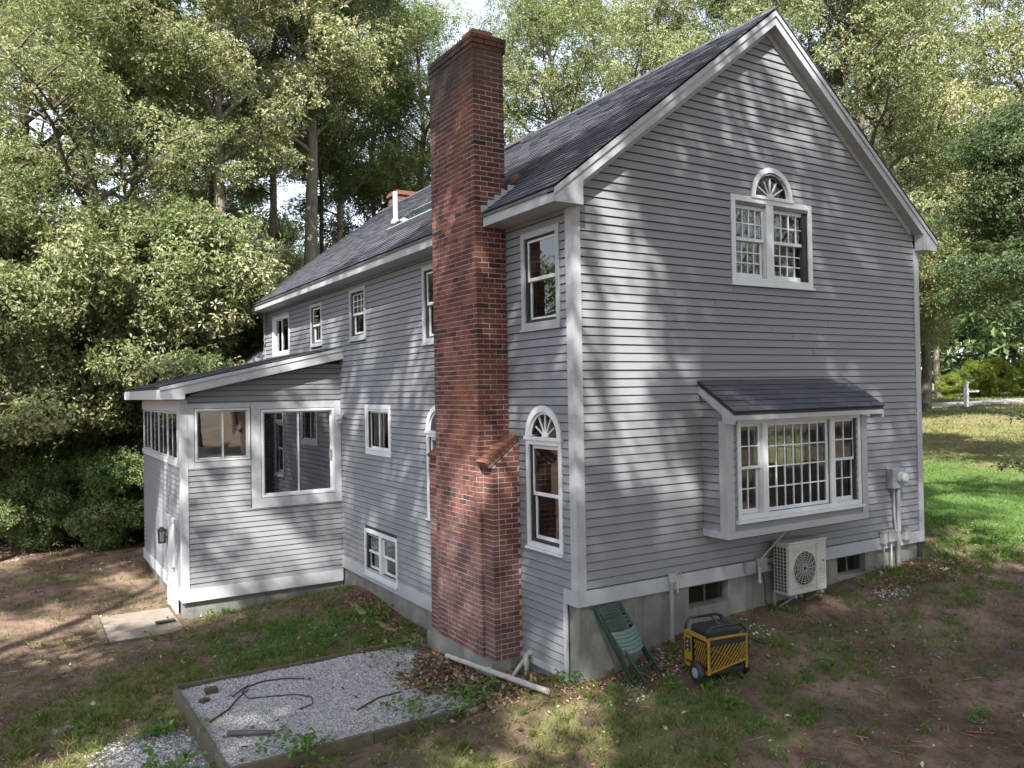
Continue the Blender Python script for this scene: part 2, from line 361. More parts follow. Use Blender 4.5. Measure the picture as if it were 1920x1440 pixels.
def ell(x, y, cx, cy, rx, ry, soft=.35, ang=0.):
    c, s = math.cos(ang), math.sin(ang); u = ((x-cx)*c+(y-cy)*s)/rx; v = (-(x-cx)*s+(y-cy)*c)/ry
    return np.clip((1+soft-np.sqrt(u*u+v*v))/(2*soft), 0, 1)
def masks(x, y):
    """grass 0..1, gravel 0..1, litter 0..1, green (against dry) 0..1"""
    n = fbm(x, y, .55, 21); n2 = fbm(x, y, 2.2, 33); w = (n-.5)*2
    X = x+w*.9; Y = y+(n2-.5)*1.2
    gr = .46*np.ones_like(x)
    lawn = np.maximum.reduce([ell(X,Y,-2.2,5.6,2.6,1.5), ell(X,Y,-4.9,4.2,1.6,1.4)*.8, ell(X,Y,-6.0,1.0,2.2,2.4)*.8, ell(X,Y,.6,-1.6,2.6,1.5,.35,-.5)*.62, ell(X,Y,-1.8,-1.4,2.2,1.3)*.9])
    right = np.clip((X-8.2-.35*(Y+1))/2.0, 0, 1)*np.clip((Y+.8+.25*(X-8))/1.2, 0, 1)
    gr = np.maximum.reduce([gr*(n2*1.4), lawn, right])
    bare = np.maximum.reduce([ell(X,Y,-6.5,9,3.5,3.5)*.75, ell(X,Y,-5.8,19,3.2,3)*.8, ell(X,Y,3.6,-3.8,2.6,1.6,.4,-.45)*.8, ell(X,Y,17.5,6.4,2.6,.6,.4,.6)*.6, ell(X,Y,7,-2.6,2.6,1.0)*.5])
    forest = np.clip((y-24-2*w-.25*np.abs(x+4))/3, 0, 1)*(x < 30)
    gr = np.clip(gr*(1-bare)*(1-forest), 0, 1)*np.clip((n2-.22)*3.2+1.2*right*(x<20), .12, 1)
    green = np.clip(np.maximum.reduce([0*x, ell(X,Y,-1.8,5.7,2.6,1.3), ell(X,Y,12.6,3.2,7.5,3.2,.3,.5)*1.25, ell(X,Y,.4,-1.6,2.2,1.2)*.35, .35+.3*((x>0.5)&(y<0))])*(.5+n2), 0, 1)
    gravel = np.maximum(((x>-4.3)&(x<-.75)&(y>.72)&(y<3.7))*1.0*(1-ell(X,Y,-.45,2.0,.75,1.1,.3)), ell(X,Y,-5.1,1.6,.75,1.15,.3)*.95)
    litter = np.maximum.reduce([ell(X,Y,-.55,2.0,.75,1.5,.3), ell(X,Y,-.3,5.6,.55,2.2,.3)*.8, ell(X,Y,.9,-.2,1.4,.5,.3)*.9, ell(X,Y,7.0,-.5,1.4,.5,.3), forest, ell(X,Y,-5.3,20,3.5,3)*.8, np.clip(.55-n,0,1)*.6])
    gr = gr*(1-gravel)*(1-.85*ell(X,Y,-.7,2.0,.95,1.7,.3))
    return gr, gravel, litter*(1-gravel), green

def axis(a, b, step, lo, hi, n):
    f = np.arange(a, b+1e-6, step); q = np.linspace(0, 1, n+1)[1:]**2.2
    return np.concatenate([(a-(a-lo)*q)[::-1], f, b+(hi-b)*q])
gx = axis(-9, 16, .14, -300, 400, 34); gy = axis(-8, 24, .14, -300, 400, 34)
GX, GY = np.meshgrid(gx, gy, indexing='xy'); GZ = gz(GX, GY)
mg, mv, ml, mgr = masks(GX.ravel(), GY.ravel())
nx, ny = len(gx), len(gy); idx = np.arange(nx*ny).reshape(ny, nx)
F = np.stack([idx[:-1,:-1], idx[:-1,1:], idx[1:,1:], idx[1:,:-1]], -1).reshape(-1, 4)
t = NT('ground_soil'); p = t.geo(); n1 = t.noise(p, .8, 6, .65); n2 = t.noise(p, 6, 5, .7); n3 = t.noise(p, 38, 4, .75); nst = t.noise(p, 26, 3, .7, (1,.35,1))
n0 = t.noise(p, 2.3, 6, .7); c = t.mix(t.g(n1, .4, .6), (.095,.066,.05), (.225,.155,.122)); c = t.mix(t.math('MULTIPLY', t.g(n0, .47, .62), .75), c, (.052,.04,.03)); c = t.mix(t.math('MULTIPLY', t.g(n2, .45, .68), .7), c, (.1,.058,.038))
c = t.mix(t.math('MULTIPLY', t.g(nst, .55, .8), .55), c, (.23,.185,.14))
dry = t.mix(t.g(n2, .3, .7), (.17,.145,.065), (.25,.205,.11)); grn = t.mix(t.g(n2, .3, .7), (.035,.09,.018), (.08,.15,.03))
gcol = t.mix(t.math('MULTIPLY', t.attr('green'), t.g(t.math('ADD', t.attr('green'), t.math('MULTIPLY', n2, .6)), .35, .8)), dry, grn)
gcol = t.mix(t.math('MULTIPLY', t.g(n3, .45, .7), .6), gcol, (.045,.045,.02))
fac = t.g(t.math('ADD', t.attr('grass'), t.math('MULTIPLY', t.math('SUBTRACT', n3, .5), .9)), .28, .62)
c = t.mix(fac, c, gcol)
lit = t.ramp(n3, [(.3,(.03,.018,.012)),(.5,(.1,.05,.032)),(.62,(.17,.095,.06)),(.75,(.26,.18,.12))])
c = t.mix(t.math('MULTIPLY', t.g(t.math('ADD', t.attr('litter'), t.math('MULTIPLY', t.math('SUBTRACT', n2, .5), .8)), .35, .75), .85), c, lit)
c = t.mix(t.attr('gravel'), c, t.mix(t.g(n3, .35, .7), (.15,.145,.145), (.35,.34,.34)))
n5 = t.noise(p, 130, 3, .8); n6 = t.noise(p, 70, 3, .75, (1,.4,1)); c = t.mix(t.math('MULTIPLY', t.g(n5, .5, .68), .55), c, (.025,.02,.016)); c = t.mix(t.math('MULTIPLY', t.g(n6, .58, .72), .5), c, (.33,.27,.21))
t.bump(n3, .8, .03); M['ground'] = t.fin(c, .95, .12)
gm = np_mesh('ground', np.stack([GX.ravel(), GY.ravel(), GZ.ravel()], -1), F, M['ground'], dict(grass=mg, gravel=mv, litter=ml, green=mgr), True)
tag(link('ground', gm), 'yard of bare brown soil, dry turf and green lawn around the house', kind='structure')

# road across the far lawn
def at(px, depth, z=None):
    q = CAM + FWD*depth + RGT*(depth*(px-960)/FPX)
    return (q.x, q.y, g1(q.x, q.y) if z is None else z)
t = NT('road'); p = t.geo(); n = t.noise(p, 20, 4, .7); M['road'] = t.fin(t.mix(t.g(n, .3, .7), (.27,.265,.26), (.36,.35,.34)), .9, .2)
ra, rb = Vector(at(1500, 47)), Vector(at(2400, 52)); rd = (rb-ra); rd.z = 0; rd.normalize(); rs = Vector((-rd.y, rd.x, 0))
mb = MB()
for k in range(-40, 60):
    q = [ra + rd*(k*1.2), ra + rd*((k+1)*1.2)]
    P = [q[0]-rs*1.6, q[1]-rs*1.6, q[1]+rs*1.6, q[0]+rs*1.6]
    zz = [max(g1(v.x, v.y), g1(v.x+rs.x*.8, v.y+rs.y*.8), g1(v.x-rs.x*.8, v.y-rs.y*.8))+.05 for v in P]
    mb.hexa([(v.x, v.y, z-.3) for v, z in zip(P, zz)] + [(v.x, v.y, z) for v, z in zip(P, zz)])
tag(mb.build('road', M['road']), 'pale grey road crossing behind the right lawn', kind='structure')

# ------------------------------------------------------------------ house
Wd, Ln = 7.71, 15.3
EXP = .1157
house = empty('house', (Wd/2, Ln/2, -1.0))
tag(house, 'grey clapboard two-storey house with red brick chimney and side porch', 'house')
class Wall:
    def __init__(s, o, u, n): s.o = Vector((*o, 0)); s.u = Vector((*u, 0)); s.n = Vector((*n, 0))
    def p(s, u, v, n=0): return s.o + s.u*u + s.n*n + Vector((0, 0, v))
    def box(s, mb, u0, u1, v0, v1, n0, n1):
        return mb.hexa([s.p(a, b, c) for b in (v0, v1) for a, c in ((u0,n0),(u1,n0),(u1,n1),(u0,n1))])
    def mat(s):     # local (u, n, v) -> world
        return Matrix(((s.u.x, s.n.x, 0, s.o.x), (s.u.y, s.n.y, 0, s.o.y), (0, 0, 1, 0), (0, 0, 0, 1)))
WA = Wall((0,0), (1,0), (0,-1)); WB = Wall((0,0), (0,1), (-1,0))
PX, PY = -3.38, 8.9
WC = Wall((PX,PY), (1,0), (0,-1)); WDD = Wall((PX,PY), (0,1), (-1,0))
BX0, BX1, BD = 2.27, 5.40, .48
WE = Wall((BX0,0), (0,-1), (-1,0)); WF = Wall((BX0,-BD), (1,0), (0,-1)); WG = Wall((BX1,0), (0,-1), (1,0))
WR = Wall((Wd,0), (0,1), (1,0)); WK = Wall((0,Ln), (1,0), (0,1))

def rectop(u0, u1, v0, v1): return (lambda v: u0, lambda v: u1, v0, v1)
def archop(uc, r, v0, vs):
    def l(v): return uc - (r if v <= vs else math.sqrt(max(r*r-(v-vs)**2, 0)))
    return (l, lambda v: 2*uc-l(v), v0, vs+r)
def segs(va, vb, left, right, ops):
    iv = [(left(va), left(vb), right(va), right(vb))]
    for l, r, o0, o1 in ops:
        if o1 <= va+1e-6 or o0 >= vb-1e-6: continue
        a, b = max(va, o0), min(vb, o1); A = (l(a), l(b)); B = (r(a), r(b)); nv = []
        for x in iv:
            if A[0] >= x[2] or B[0] <= x[0]: nv.append(x); continue
            if A[0] > x[0]+.005: nv.append((x[0], x[1], A[0], A[1]))
            if B[0] < x[2]-.005: nv.append((B[0], B[1], x[2], x[3]))
        iv = nv
    return [x for x in iv if x[2]-x[0] > .012]
JIT = [random.uniform(-.0022, .0022) for _ in range(64)]
BOARDS = []     # (area seen, wall part, mesh data builder)
def side(wallpart, wall, v0, v1, left, right, ops, exp=EXP, start=None):
    """clapboards: one board per course and stretch; thicker at its lower edge"""
    va = v0 if start is None else start
    while va < v1-.004:
        vb = va+exp; a, b = max(va, v0), min(vb, v1)
        cuts = sorted({a, b, *[o for q in ops for o in (q[2], q[3]) if a+.012 < o < b-.012]})
        parts = [segs(c0, c1, left, right, ops) for c0, c1 in zip(cuts, cuts[1:])]
        def add(mb, c0, c1, x):
            c1 = min(c1, va+exp-.0125)  # gap left under the next board shows the dark backing as a shadow line
            if c1-c0 < .006: return
            jt = JIT[int(abs(x[0]*97+va*31)) % 64]; t0 = .024+jt-(c0-va)/exp*.018; t1 = .024+jt-(c1-va)/exp*.018
            mb.hexa([wall.p(x[0],c0,0), wall.p(x[2],c0,0), wall.p(x[2],c0,t0), wall.p(x[0],c0,t0),
                     wall.p(x[1],c1,0), wall.p(x[3],c1,0), wall.p(x[3],c1,t1), wall.p(x[1],c1,t1)])
        if len(parts) == 1:
            xs_ = []
            for x in parts[0]:
                while x[2]-x[0] > 4.4 and x[3]-x[1] > 4.4:
                    u = max(x[0], x[1])+random.uniform(1.5, 4.0); xs_.append((x[0], x[1], u-.0015, u-.0015)); x = (u+.0015, u+.0015, x[2], x[3])
                xs_.append(x)
            for x in xs_:
                mb = MB(); add(mb, a, b, x); BOARDS.append((x[2]-x[0], wallpart, mb, wall.p((x[0]+x[2])/2, a)))
        else:
            grp = []        # stretches that touch across a notch are one board
            for (c0, c1), pr in zip(zip(cuts, cuts[1:]), parts):
                for x in pr:
                    hit = [g for g in grp if any(q[1] == c0 and q[2][0] < x[2]-.01 and x[0] < q[2][2]-.01 for q in g)]
                    new = [(c0, c1, x)]
                    for g in hit: new = g+new; grp.remove(g)
                    grp.append(new)
            for g in grp:
                mb = MB()
                for c0, c1, x in g: add(mb, c0, c1, x)
                if mb.f: BOARDS.append((max(q[2][2]-q[2][0] for q in g), wallpart, mb, wall.p(g[0][2][0], a)))
        va = vb
def back(wall, name, v0, v1, left, right, ops, label, th=.12, step=None, out=0.0):
    cuts = sorted({v0, v1, *[o for q in ops for o in (q[2], q[3]) if v0 < o < v1]} | (set(np.arange(v0, v1, step)) if step else set()))
    mb = MB()
    for a, b in zip(cuts, cuts[1:]):
        if b-a < 1e-4: continue
        for x in segs(a, b, left, right, ops):
            mb.hexa([wall.p(x[0],a,out-th), wall.p(x[2],a,out-th), wall.p(x[2],a,out), wall.p(x[0],a,out),
                     wall.p(x[1],b,out-th), wall.p(x[3],b,out-th), wall.p(x[3],b,out), wall.p(x[1],b,out)])
    o = mb.build(name, M['lap_shadow_sheathing'], house, label=label); return o

# roof line
RX, RZ, XE, ZE, OV = 3.815, 8.67, .41, 5.44, .2
SL = (RZ-ZE)/(RX+XE); XR = 2*RX+XE
def under(v): return (v-(ZE-.19)+0)/SL-XE      # underside of the roof deck, left slope
gl = lambda v: max(0.0, (v-(ZE+XE*SL-.1))/SL); gr_ = lambda v: min(Wd, 2*RX-(v-(ZE+XE*SL-.1))/SL)

opsA = [rectop(3.0,4.75,4.45,5.74), archop(3.87,.43,5.70,5.72), rectop(2.33,5.34,.74,2.82)]
holeA = [rectop(3.05,4.6,4.48,5.66), archop(3.87,.38,5.70,5.74), rectop(2.42,5.25,.95,2.4)]
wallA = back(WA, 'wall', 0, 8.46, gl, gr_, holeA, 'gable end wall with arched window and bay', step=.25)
side(wallA, WA, .22, 8.46, lambda v: max(.1, gl(v)), lambda v: min(Wd-.1, gr_(v)), opsA)
opsB = [rectop(.30,1.18,3.74,5.06), rectop(.33,1.13,.66,2.2), archop(.735,.41,2.18,2.19), rectop(3.6,4.5,3.74,5.06), rectop(3.6,4.42,.62,2.2), archop(4.02,.41,2.18,2.19),
        rectop(7.31,8.18,4.03,5.06), rectop(10.11,10.93,4.03,5.03), rectop(12.77,14.37,3.95,5.04), rectop(6.1,7.35,1.62,2.59), rectop(5.87,7.5,-.86,.0)]
holeB = [rectop(.38,1.1,3.85,4.98), rectop(.4,1.06,.75,2.12), archop(.735,.34,2.18,2.19), rectop(3.68,4.42,3.84,4.98), rectop(3.68,4.36,.7,2.1),
         rectop(7.4,8.1,4.12,4.98), rectop(10.2,10.85,4.12,4.95), rectop(12.85,14.3,4.03,4.97), rectop(6.2,7.25,1.7,2.5), rectop(5.97,7.4,-.78,-.08)]
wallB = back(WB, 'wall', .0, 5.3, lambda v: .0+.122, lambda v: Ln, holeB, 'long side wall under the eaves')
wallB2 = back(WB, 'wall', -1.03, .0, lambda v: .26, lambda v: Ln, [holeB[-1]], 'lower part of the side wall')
side(wallB, WB, .2, 5.3, lambda v: .1, lambda v: Ln-.1, opsB + [rectop(1.72,2.98,-2,9)], start=.22-EXP)
side(wallB2, WB, -.93, .2, lambda v: .3, lambda v: 1.66, [], start=.22-10*EXP)
side(wallB2, WB, -.78, .2, lambda v: 3.0, lambda v: PY, opsB, start=.22-9*EXP)
rake = lambda u: 2.86+(u-0)*.215
opsC = [rectop(0,3.38,1.38,2.70), rectop(1.36,3.38,.47,1.40)]
holeC = [rectop(.28,1.33,1.56,2.55), rectop(1.62,3.18,.7,2.5)]
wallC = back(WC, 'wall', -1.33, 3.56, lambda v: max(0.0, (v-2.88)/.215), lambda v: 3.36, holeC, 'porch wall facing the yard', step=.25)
side(wallC, WC, -1.08, 3.52, lambda v: max(.1, (v-2.88)/.215), lambda v: 3.37, opsC, start=-1.08)
opsD = [rectop(.1,5.6,1.38,2.76), rectop(.62,1.72,-1.7,.24)]
holeD = [rectop(.45+1.27*k, .45+1.27*k+1.19, 1.55, 2.52) for k in range(4)]
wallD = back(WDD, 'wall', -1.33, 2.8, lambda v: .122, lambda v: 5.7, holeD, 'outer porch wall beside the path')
side(wallD, WDD, -1.08, 1.42, lambda v: .1, lambda v: 5.6, opsD, start=-1.08)
mb = MB(); mb.prism([(PX, 14.5, -1.33), (-.02, 14.5, -1.33), (-.02, 14.5, 3.55), (PX, 14.5, 2.85)], (0, .1, 0)); mb.build('wall', M['siding'], house, label='back wall of the porch')
wallE = back(WE, 'wall', .72, 2.86, lambda v: .002, lambda v: min(BD, (3.0-v)/.78+.02), [], 'side of the bay')
side(wallE, WE, .80, 2.86, lambda v: .018, lambda v: min(BD-.03, max(.03, (2.93-v)/.78)), [], start=.22+5*EXP)
wallG = back(WG, 'wall', .72, 2.86, lambda v: .002, lambda v: min(BD, (3.0-v)/.78+.02), [], 'far side of the bay')
side(wallG, WG, .80, 2.86, lambda v: .018, lambda v: min(BD-.03, max(.03, (2.93-v)/.78)), [], start=.22+5*EXP)
opsF = [rectop(.24,2.9,.96,2.6)]
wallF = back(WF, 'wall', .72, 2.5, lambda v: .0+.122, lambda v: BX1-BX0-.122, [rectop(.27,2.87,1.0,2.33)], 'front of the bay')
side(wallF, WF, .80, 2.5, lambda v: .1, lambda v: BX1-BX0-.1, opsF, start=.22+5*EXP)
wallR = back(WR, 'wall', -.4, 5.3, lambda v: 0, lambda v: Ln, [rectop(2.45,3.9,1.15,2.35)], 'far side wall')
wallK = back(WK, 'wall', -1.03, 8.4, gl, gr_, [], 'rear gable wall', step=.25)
# low rear wing showing past the far corner
mb = MB(); mb.prism([(-1.0,Ln+.02,-1.3),(0.0,Ln+.02,-1.3),(0.0,Ln+.02,4.15),(-.62,Ln+.02,3.68),(-1.0,Ln+.02,3.4)], (0,2.2,0)); mb.build('wall', M['siding'], house, label='low rear wing')

# boards: the 300 that show largest become parts, the rest one joined part
def show(b):
    d = (b[3]-CAM).length; return b[0]/(d*d)*(.02 if b[1] in (wallG,) else 1)
BOARDS.sort(key=lambda b: -show(b))
for b in BOARDS[:300]: b[2].build('clapboard', M['siding'], b[1])
rest = MB()
for b in BOARDS[300:]:
    i = len(rest.v); rest.v += b[2].v; rest.f += [tuple(k+i for k in f) for f in b[2].f]
if rest.f: rest.build('clapboard_offcuts', M['siding'], house, kind='stuff', label='short clapboard pieces between windows')

# foundation
mb = MB()
def frects(u0, u1, v0, v1, holes):
    cu = sorted({u0,u1,*[h[0] for h in holes],*[h[1] for h in holes]}); cv = sorted({v0,v1,*[h[2] for h in holes],*[h[3] for h in holes]})
    for a, b in zip(cu, cu[1:]):
        for c, d in zip(cv, cv[1:]):
            if any(h[0]-1e-6 <= a and b <= h[1]+1e-6 and h[2]-1e-6 <= c and d <= h[3]+1e-6 for h in holes): continue
            yield a, b, c, d
BW = [(1.98,2.78,-.34,-.02), (5.33,6.08,-.34,-.02)]
for a, b, c, d in frects(.025, Wd-.025, -2.2, -.004, BW): WA.box(mb, a, b, c, d, -.25, -.025)
mb.box(.02, .27, .26, .45, -2.4, -.004); mb.box(.03, .27, .45, Ln-.03, -2.6, -1.034)
mb.box(Wd-.27, Wd-.03, .26, Ln-.03, -2.2, -.4); mb.box(.3, Wd-.3, Ln-.27, Ln-.03, -2.4, -1.034)
mb.build('foundation', M['concrete'], house)
mb = MB(); mb.box(PX+.05, -.0, PY+.05, PY+.25, -2.6, -1.334); mb.box(PX+.05, PX+.25, PY+.25, 14.55, -2.6, -1.334); mb.build('foundation', M['concrete'], house, label='concrete footing of the porch')
# rear of foundation joints
mb = MB()
for u in (1.03, 3.2, 5.1): WA.box(mb, u, u+.012, -1.2, -.02, -.026, -.019)
mb.build('form_seam', M['concrete'], house)

# inside: floors, ceilings and partitions keep the rooms dark
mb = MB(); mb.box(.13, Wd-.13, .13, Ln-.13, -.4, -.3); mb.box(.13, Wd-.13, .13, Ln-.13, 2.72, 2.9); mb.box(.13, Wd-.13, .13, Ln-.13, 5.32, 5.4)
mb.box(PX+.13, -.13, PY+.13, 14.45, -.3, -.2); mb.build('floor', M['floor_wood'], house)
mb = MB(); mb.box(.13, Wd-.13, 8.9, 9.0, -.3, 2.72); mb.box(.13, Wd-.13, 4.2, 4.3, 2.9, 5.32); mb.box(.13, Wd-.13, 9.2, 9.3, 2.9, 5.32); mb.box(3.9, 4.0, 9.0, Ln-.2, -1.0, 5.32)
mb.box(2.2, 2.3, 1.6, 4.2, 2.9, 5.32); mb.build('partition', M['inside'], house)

# trim boards
def trim(wall, u0, u1, v0, v1, n1=.03, n0=0.0, mat='trim', name='trim_board', par=None):
    mb = MB(); wall.box(mb, u0, u1, v0, v1, n0, n1); return mb.build(name, M[mat], par or house)
def corner(x, y, sx, sy, v0, v1, w=.115, th=.03, mat='trim'):
    """L-shaped corner board; sx, sy point outwards"""
    mb = MB(); pts = [(x+sx*th,y+sy*th),(x-sx*w,y+sy*th),(x-sx*w,y),(x,y),(x,y-sy*w),(x+sx*th,y-sy*w)]
    mb.prism([(a,b,v0) for a,b in pts], (0,0,v1-v0)); return mb.build('corner_board', M[mat], house)
corner(0, 0, -1, -1, .202, 5.29); corner(Wd, 0, 1, -1, .202, 5.29); corner(0, Ln, -1, 1, -.78, 5.29); corner(PX, PY, -1, -1, -1.07, 2.79, mat='porch_trim_lit')
mb = MB(); mb.prism([(-.034,-.034,0),(Wd+.03,-.034,0),(Wd+.03,0,0),(0,0,0),(0,.29,0),(-.034,.29,0)], (0,0,.2)); mb.build('skirt_board', M['trim'], house)
trim(WB, .24, .315, -1.03, -.002, .028); trim(WB, .317, 1.38, -1.03, -.93, .028); trim(WB, 3.0, PY-.01, -1.03, -.78, .03, name='skirt_board')
trim(WC, -.034, 3.36, -1.33, -1.075, .034, mat='porch_trim_lit', name='skirt_board'); trim(WDD, .002, 5.7, -1.33, -1.075, .034, mat='porch_trim_lit', name='skirt_board')
corner(BX0, -BD, -1, -1, .802, 2.36); corner(BX1, -BD, 1, -1, .802, 2.36)
mb = MB(); mb.box(BX0-.03, BX1+.03, -BD-.03, -.02, .70, .80); mb.build('bay_skirt', M['trim'], house)
# porch trim panel round the sliders
trim(WC, .09, 1.375, 2.60, 2.70, .026, mat='porch_trim_lit'); trim(WC, 1.38, 3.355, 2.56, 2.70, .026, mat='porch_trim_lit')
trim(WC, .118, .24, 1.375, 2.597, .026, mat='porch_trim_lit'); trim(WC, .243, 1.375, 1.375, 1.50, .026, mat='porch_trim_lit')
trim(WC, 1.38, 1.58, .66, 2.557, .032, mat='porch_trim_lit'); trim(WC, 3.21, 3.355, .66, 2.557, .032, mat='porch_trim_lit'); trim(WC, 1.38, 3.355, .455, .657, .036, mat='porch_trim_lit')
trim(WDD, .118, 5.68, 2.54, 2.78, .024, mat='porch_trim_lit'); trim(WDD, .118, 5.68, 1.40, 1.53, .03, mat='porch_trim_lit')
for k in range(5): trim(WDD, .38+1.27*k, .44+1.27*k, 1.532, 2.538, .02, mat='porch_trim_lit')
trim(WDD, .118, .378, 1.532, 2.538, .02, mat='porch_trim_lit')
M['cap_brick'] = mat_paint('cap_brick', (.16,.072,.05), .9, .6, (.1,.06,.045), None, .5, .15)

# ------------------------------------------------------------------ windows
def ring(mb, wall, u0, u1, v0, v1, w, n0, n1, wb=None):
    wb = w if wb is None else wb
    wall.box(mb, u0, u0+w, v0, v1, n0, n1); wall.box(mb, u1-w, u1, v0, v1, n0, n1)
    wall.box(mb, u0+w, u1-w, v1-w, v1, n0, n1); wall.box(mb, u0+w, u1-w, v0, v0+wb, n0, n1)
def lites(wall, win, u0, u1, v0, v1, n, grid=None, mw=.018, mat='white'):
    c, r = grid or (1, 1)
    for i in range(c):
        for j in range(r):
            a, b = u0+(u1-u0)*i/c, u0+(u1-u0)*(i+1)/c; d, e = v0+(v1-v0)*j/r, v0+(v1-v0)*(j+1)/r
            jt = [random.uniform(-.0012, .0012) for _ in range(4)]
            MB().poly([wall.p(a,d,n+jt[0]), wall.p(b,d,n+jt[1]), wall.p(b,e,n+jt[2]), wall.p(a,e,n+jt[3])]).build('pane', M[GL[0]], win)
    if c*r > 1:
        mb = MB()
        for i in range(1, c): u = u0+(u1-u0)*i/c; wall.box(mb, u-mw/2, u+mw/2, v0, v1, n-.012, n+.012)
        for j in range(1, r):
            v = v0+(v1-v0)*j/r
            for i in range(c):
                a, b = u0+(u1-u0)*i/c, u0+(u1-u0)*(i+1)/c
                wall.box(mb, a+(mw/2 if i else 0), b-(mw/2 if i < c-1 else 0), v-mw/2, v+mw/2, n-.011, n+.011)
        mb.build('muntin_grid', M[mat], win)
def casing(wall, u0, u1, v0, v1, cas, mat='white', label=None, n1=.032, sill=True, name='window'):
    mb = MB(); ring(mb, wall, u0, u1, v0, v1, cas, .001, n1)
    w = mb.build(name, M[mat], house, bevel=.003, label=label)
    if sill:
        mb = MB(); wall.box(mb, u0-.02, u1+.02, v0-.035, v0-.002, .0, .06); mb.build('sill', M[mat], w)
    return w
def sashes(wall, win, u0, u1, v0, v1, gt=None, gb=None, meet=.5, mat='white', st=.05, jamb=True):
    """double hung: upper sash outside, lower sash set back"""
    if jamb:
        mb = MB(); ring(mb, wall, u0-.014, u1+.014, v0-.014, v1+.014, .015, -.115, .0); mb.build('jamb', M[mat], win)
    vm = v0+(v1-v0)*meet
    mb = MB(); ring(mb, wall, u0+.002, u1-.002, vm-.02, v1-.002, st, -.05, -.018); mb.build('sash', M[mat], win, bevel=.003)
    lites(wall, win, u0+st, u1-st, vm-.02+st, v1-st, -.034, gt, mat=mat)
    mb = MB(); ring(mb, wall, u0+.02, u1-.02, v0+.002, vm+.02, st*.85, -.09, -.054, st*1.5); mb.build('sash', M[mat], win, bevel=.003)
    lites(wall, win, u0+.02+st*.85, u1-.02-st*.85, v0+st*1.5, vm+.02-st*.85, -.07, gb, mat=mat)
def fan(wall, uc, vs, ro, ri, mat='white', label=None, spokes=5, n0=.001, n1=.036):
    mb = MB(); N = 20; P = lambda r, a, n: wall.p(uc+r*math.cos(a), vs+r*math.sin(a), n)
    for k in range(N):
        a, b = PI*k/N, PI*(k+1)/N
        mb.hexa([P(ro,a,n0),P(ri,a,n0),P(ri,a,n1),P(ro,a,n1),P(ro,b,n0),P(ri,b,n0),P(ri,b,n1),P(ro,b,n1)])
        mb.hexa([P(ri-.001,a,-.09),P(ri-.035,a,-.09),P(ri-.035,a,n0+.006),P(ri-.001,a,n0+.006),P(ri-.001,b,-.09),P(ri-.035,b,-.09),P(ri-.035,b,n0+.006),P(ri-.001,b,n0+.006)])
    w = mb.build('window', M[mat], house, label=label)
    mb = MB(); wall.box(mb, uc-ro-.02, uc+ro+.02, vs-.05, vs-.001, .0, n1+.014); mb.build('sill', M[mat], w)
    rr = ri-.03
    for k in range(spokes+1):
        a0, a1 = PI*k/(spokes+1), PI*(k+1)/(spokes+1)
        MB().poly([wall.p(uc, vs+.002, -.03)]+[P(rr, a0+(a1-a0)*q/4, -.03+random.uniform(-.0005,.0005)) for q in range(5)]).build('pane', M['glass'], w)
    mb = MB()
    for k in range(1, spokes+1):
        a = PI*k/(spokes+1); d = wall.u*math.cos(a)+Vector((0,0,math.sin(a)))
        mb.bar(wall.p(uc, vs, -.022)+d*.055, wall.p(uc, vs, -.022)+d*(rr+.01), .02, .02, wall.n)
    hub = [P(.075, PI*q/8, -.035) for q in range(9)]; mb.prism(hub, wall.n*.03); mb.build('fan_muntin', M[mat], w)
    return w
def slider(wall, u0, u1, v0, v1, fr=.045, mat='white', label=None, split=.5, parent=None, n1=.02):
    mb = MB(); ring(mb, wall, u0, u1, v0, v1, fr, -.08, n1); w = mb.build('window', M[mat], house, bevel=.003, label=label)
    um = u0+(u1-u0)*split
    for a, b, n in ((u0+fr, um+.02, -.03), (um-.02, u1-fr, -.058)):
        mb = MB(); ring(mb, wall, a, b, v0+fr+.001, v1-fr-.001, .03, n-.013, n+.013); mb.build('sash', M[mat], w)
        lites(wall, w, a+.03, b-.03, v0+fr+.03, v1-fr-.03, n)
    return w
# gable: mullioned pair under a fan
w = casing(WA, 2.95, 4.80, 4.42, 5.765, .09, label='mullioned pair of gridded sashes under a fan light')
mb = MB(); WA.box(mb, 3.72, 3.885, 4.51, 5.675, .001, .026); mb.build('mullion', M['white'], w)
for a, b in ((3.04,3.72),(3.885,4.71)):
    if a > 3.5: b = 4.70
    sashes(WA, w, a+.005, b-.005, 4.515, 5.62, (4,2), (4,3), .53)
    mb = MB(); WA.box(mb, a+.003, b-.003, 5.625, 5.672, .004, .028); mb.build('head_bar', M['dark_strip'], w)  # dark bar across the head of the sashes
fan(WA, 3.87, 5.80, .465, .385, label='half-round fan light in the gable')
# side wall
w = casing(WB, .265, 1.215, 3.72, 5.09, .085, 'trim', 'plain double-hung window right of the chimney top', .034); sashes(WB, w, .352, 1.128, 3.808, 5.0, meet=.51)
w = casing(WB, .295, 1.17, .64, 2.16, .075, 'white', 'tall sash window right of the chimney foot'); sashes(WB, w, .374, 1.092, .72, 2.08, meet=.49)
fan(WB, .735, 2.20, .44, .35, label='arched fan light right of the chimney')
w = casing(WB, 3.57, 4.53, 3.72, 5.09, .085, 'trim', 'plain window half behind the chimney', .034); sashes(WB, w, 3.657, 4.443, 3.808, 5.0, meet=.51)
w = casing(WB, 3.57, 4.45, .62, 2.14, .075, 'white', 'tall sash window half behind the chimney'); sashes(WB, w, 3.648, 4.372, .70, 2.06, meet=.49)
fan(WB, 4.01, 2.18, .44, .35, label='arched fan light half behind the chimney')
w = casing(WB, 7.28, 8.21, 4.01, 5.10, .08, 'trim', 'small sash window with gridded upper sash', .034); sashes(WB, w, 7.362, 8.128, 4.095, 5.015, (3,3), None, .5)
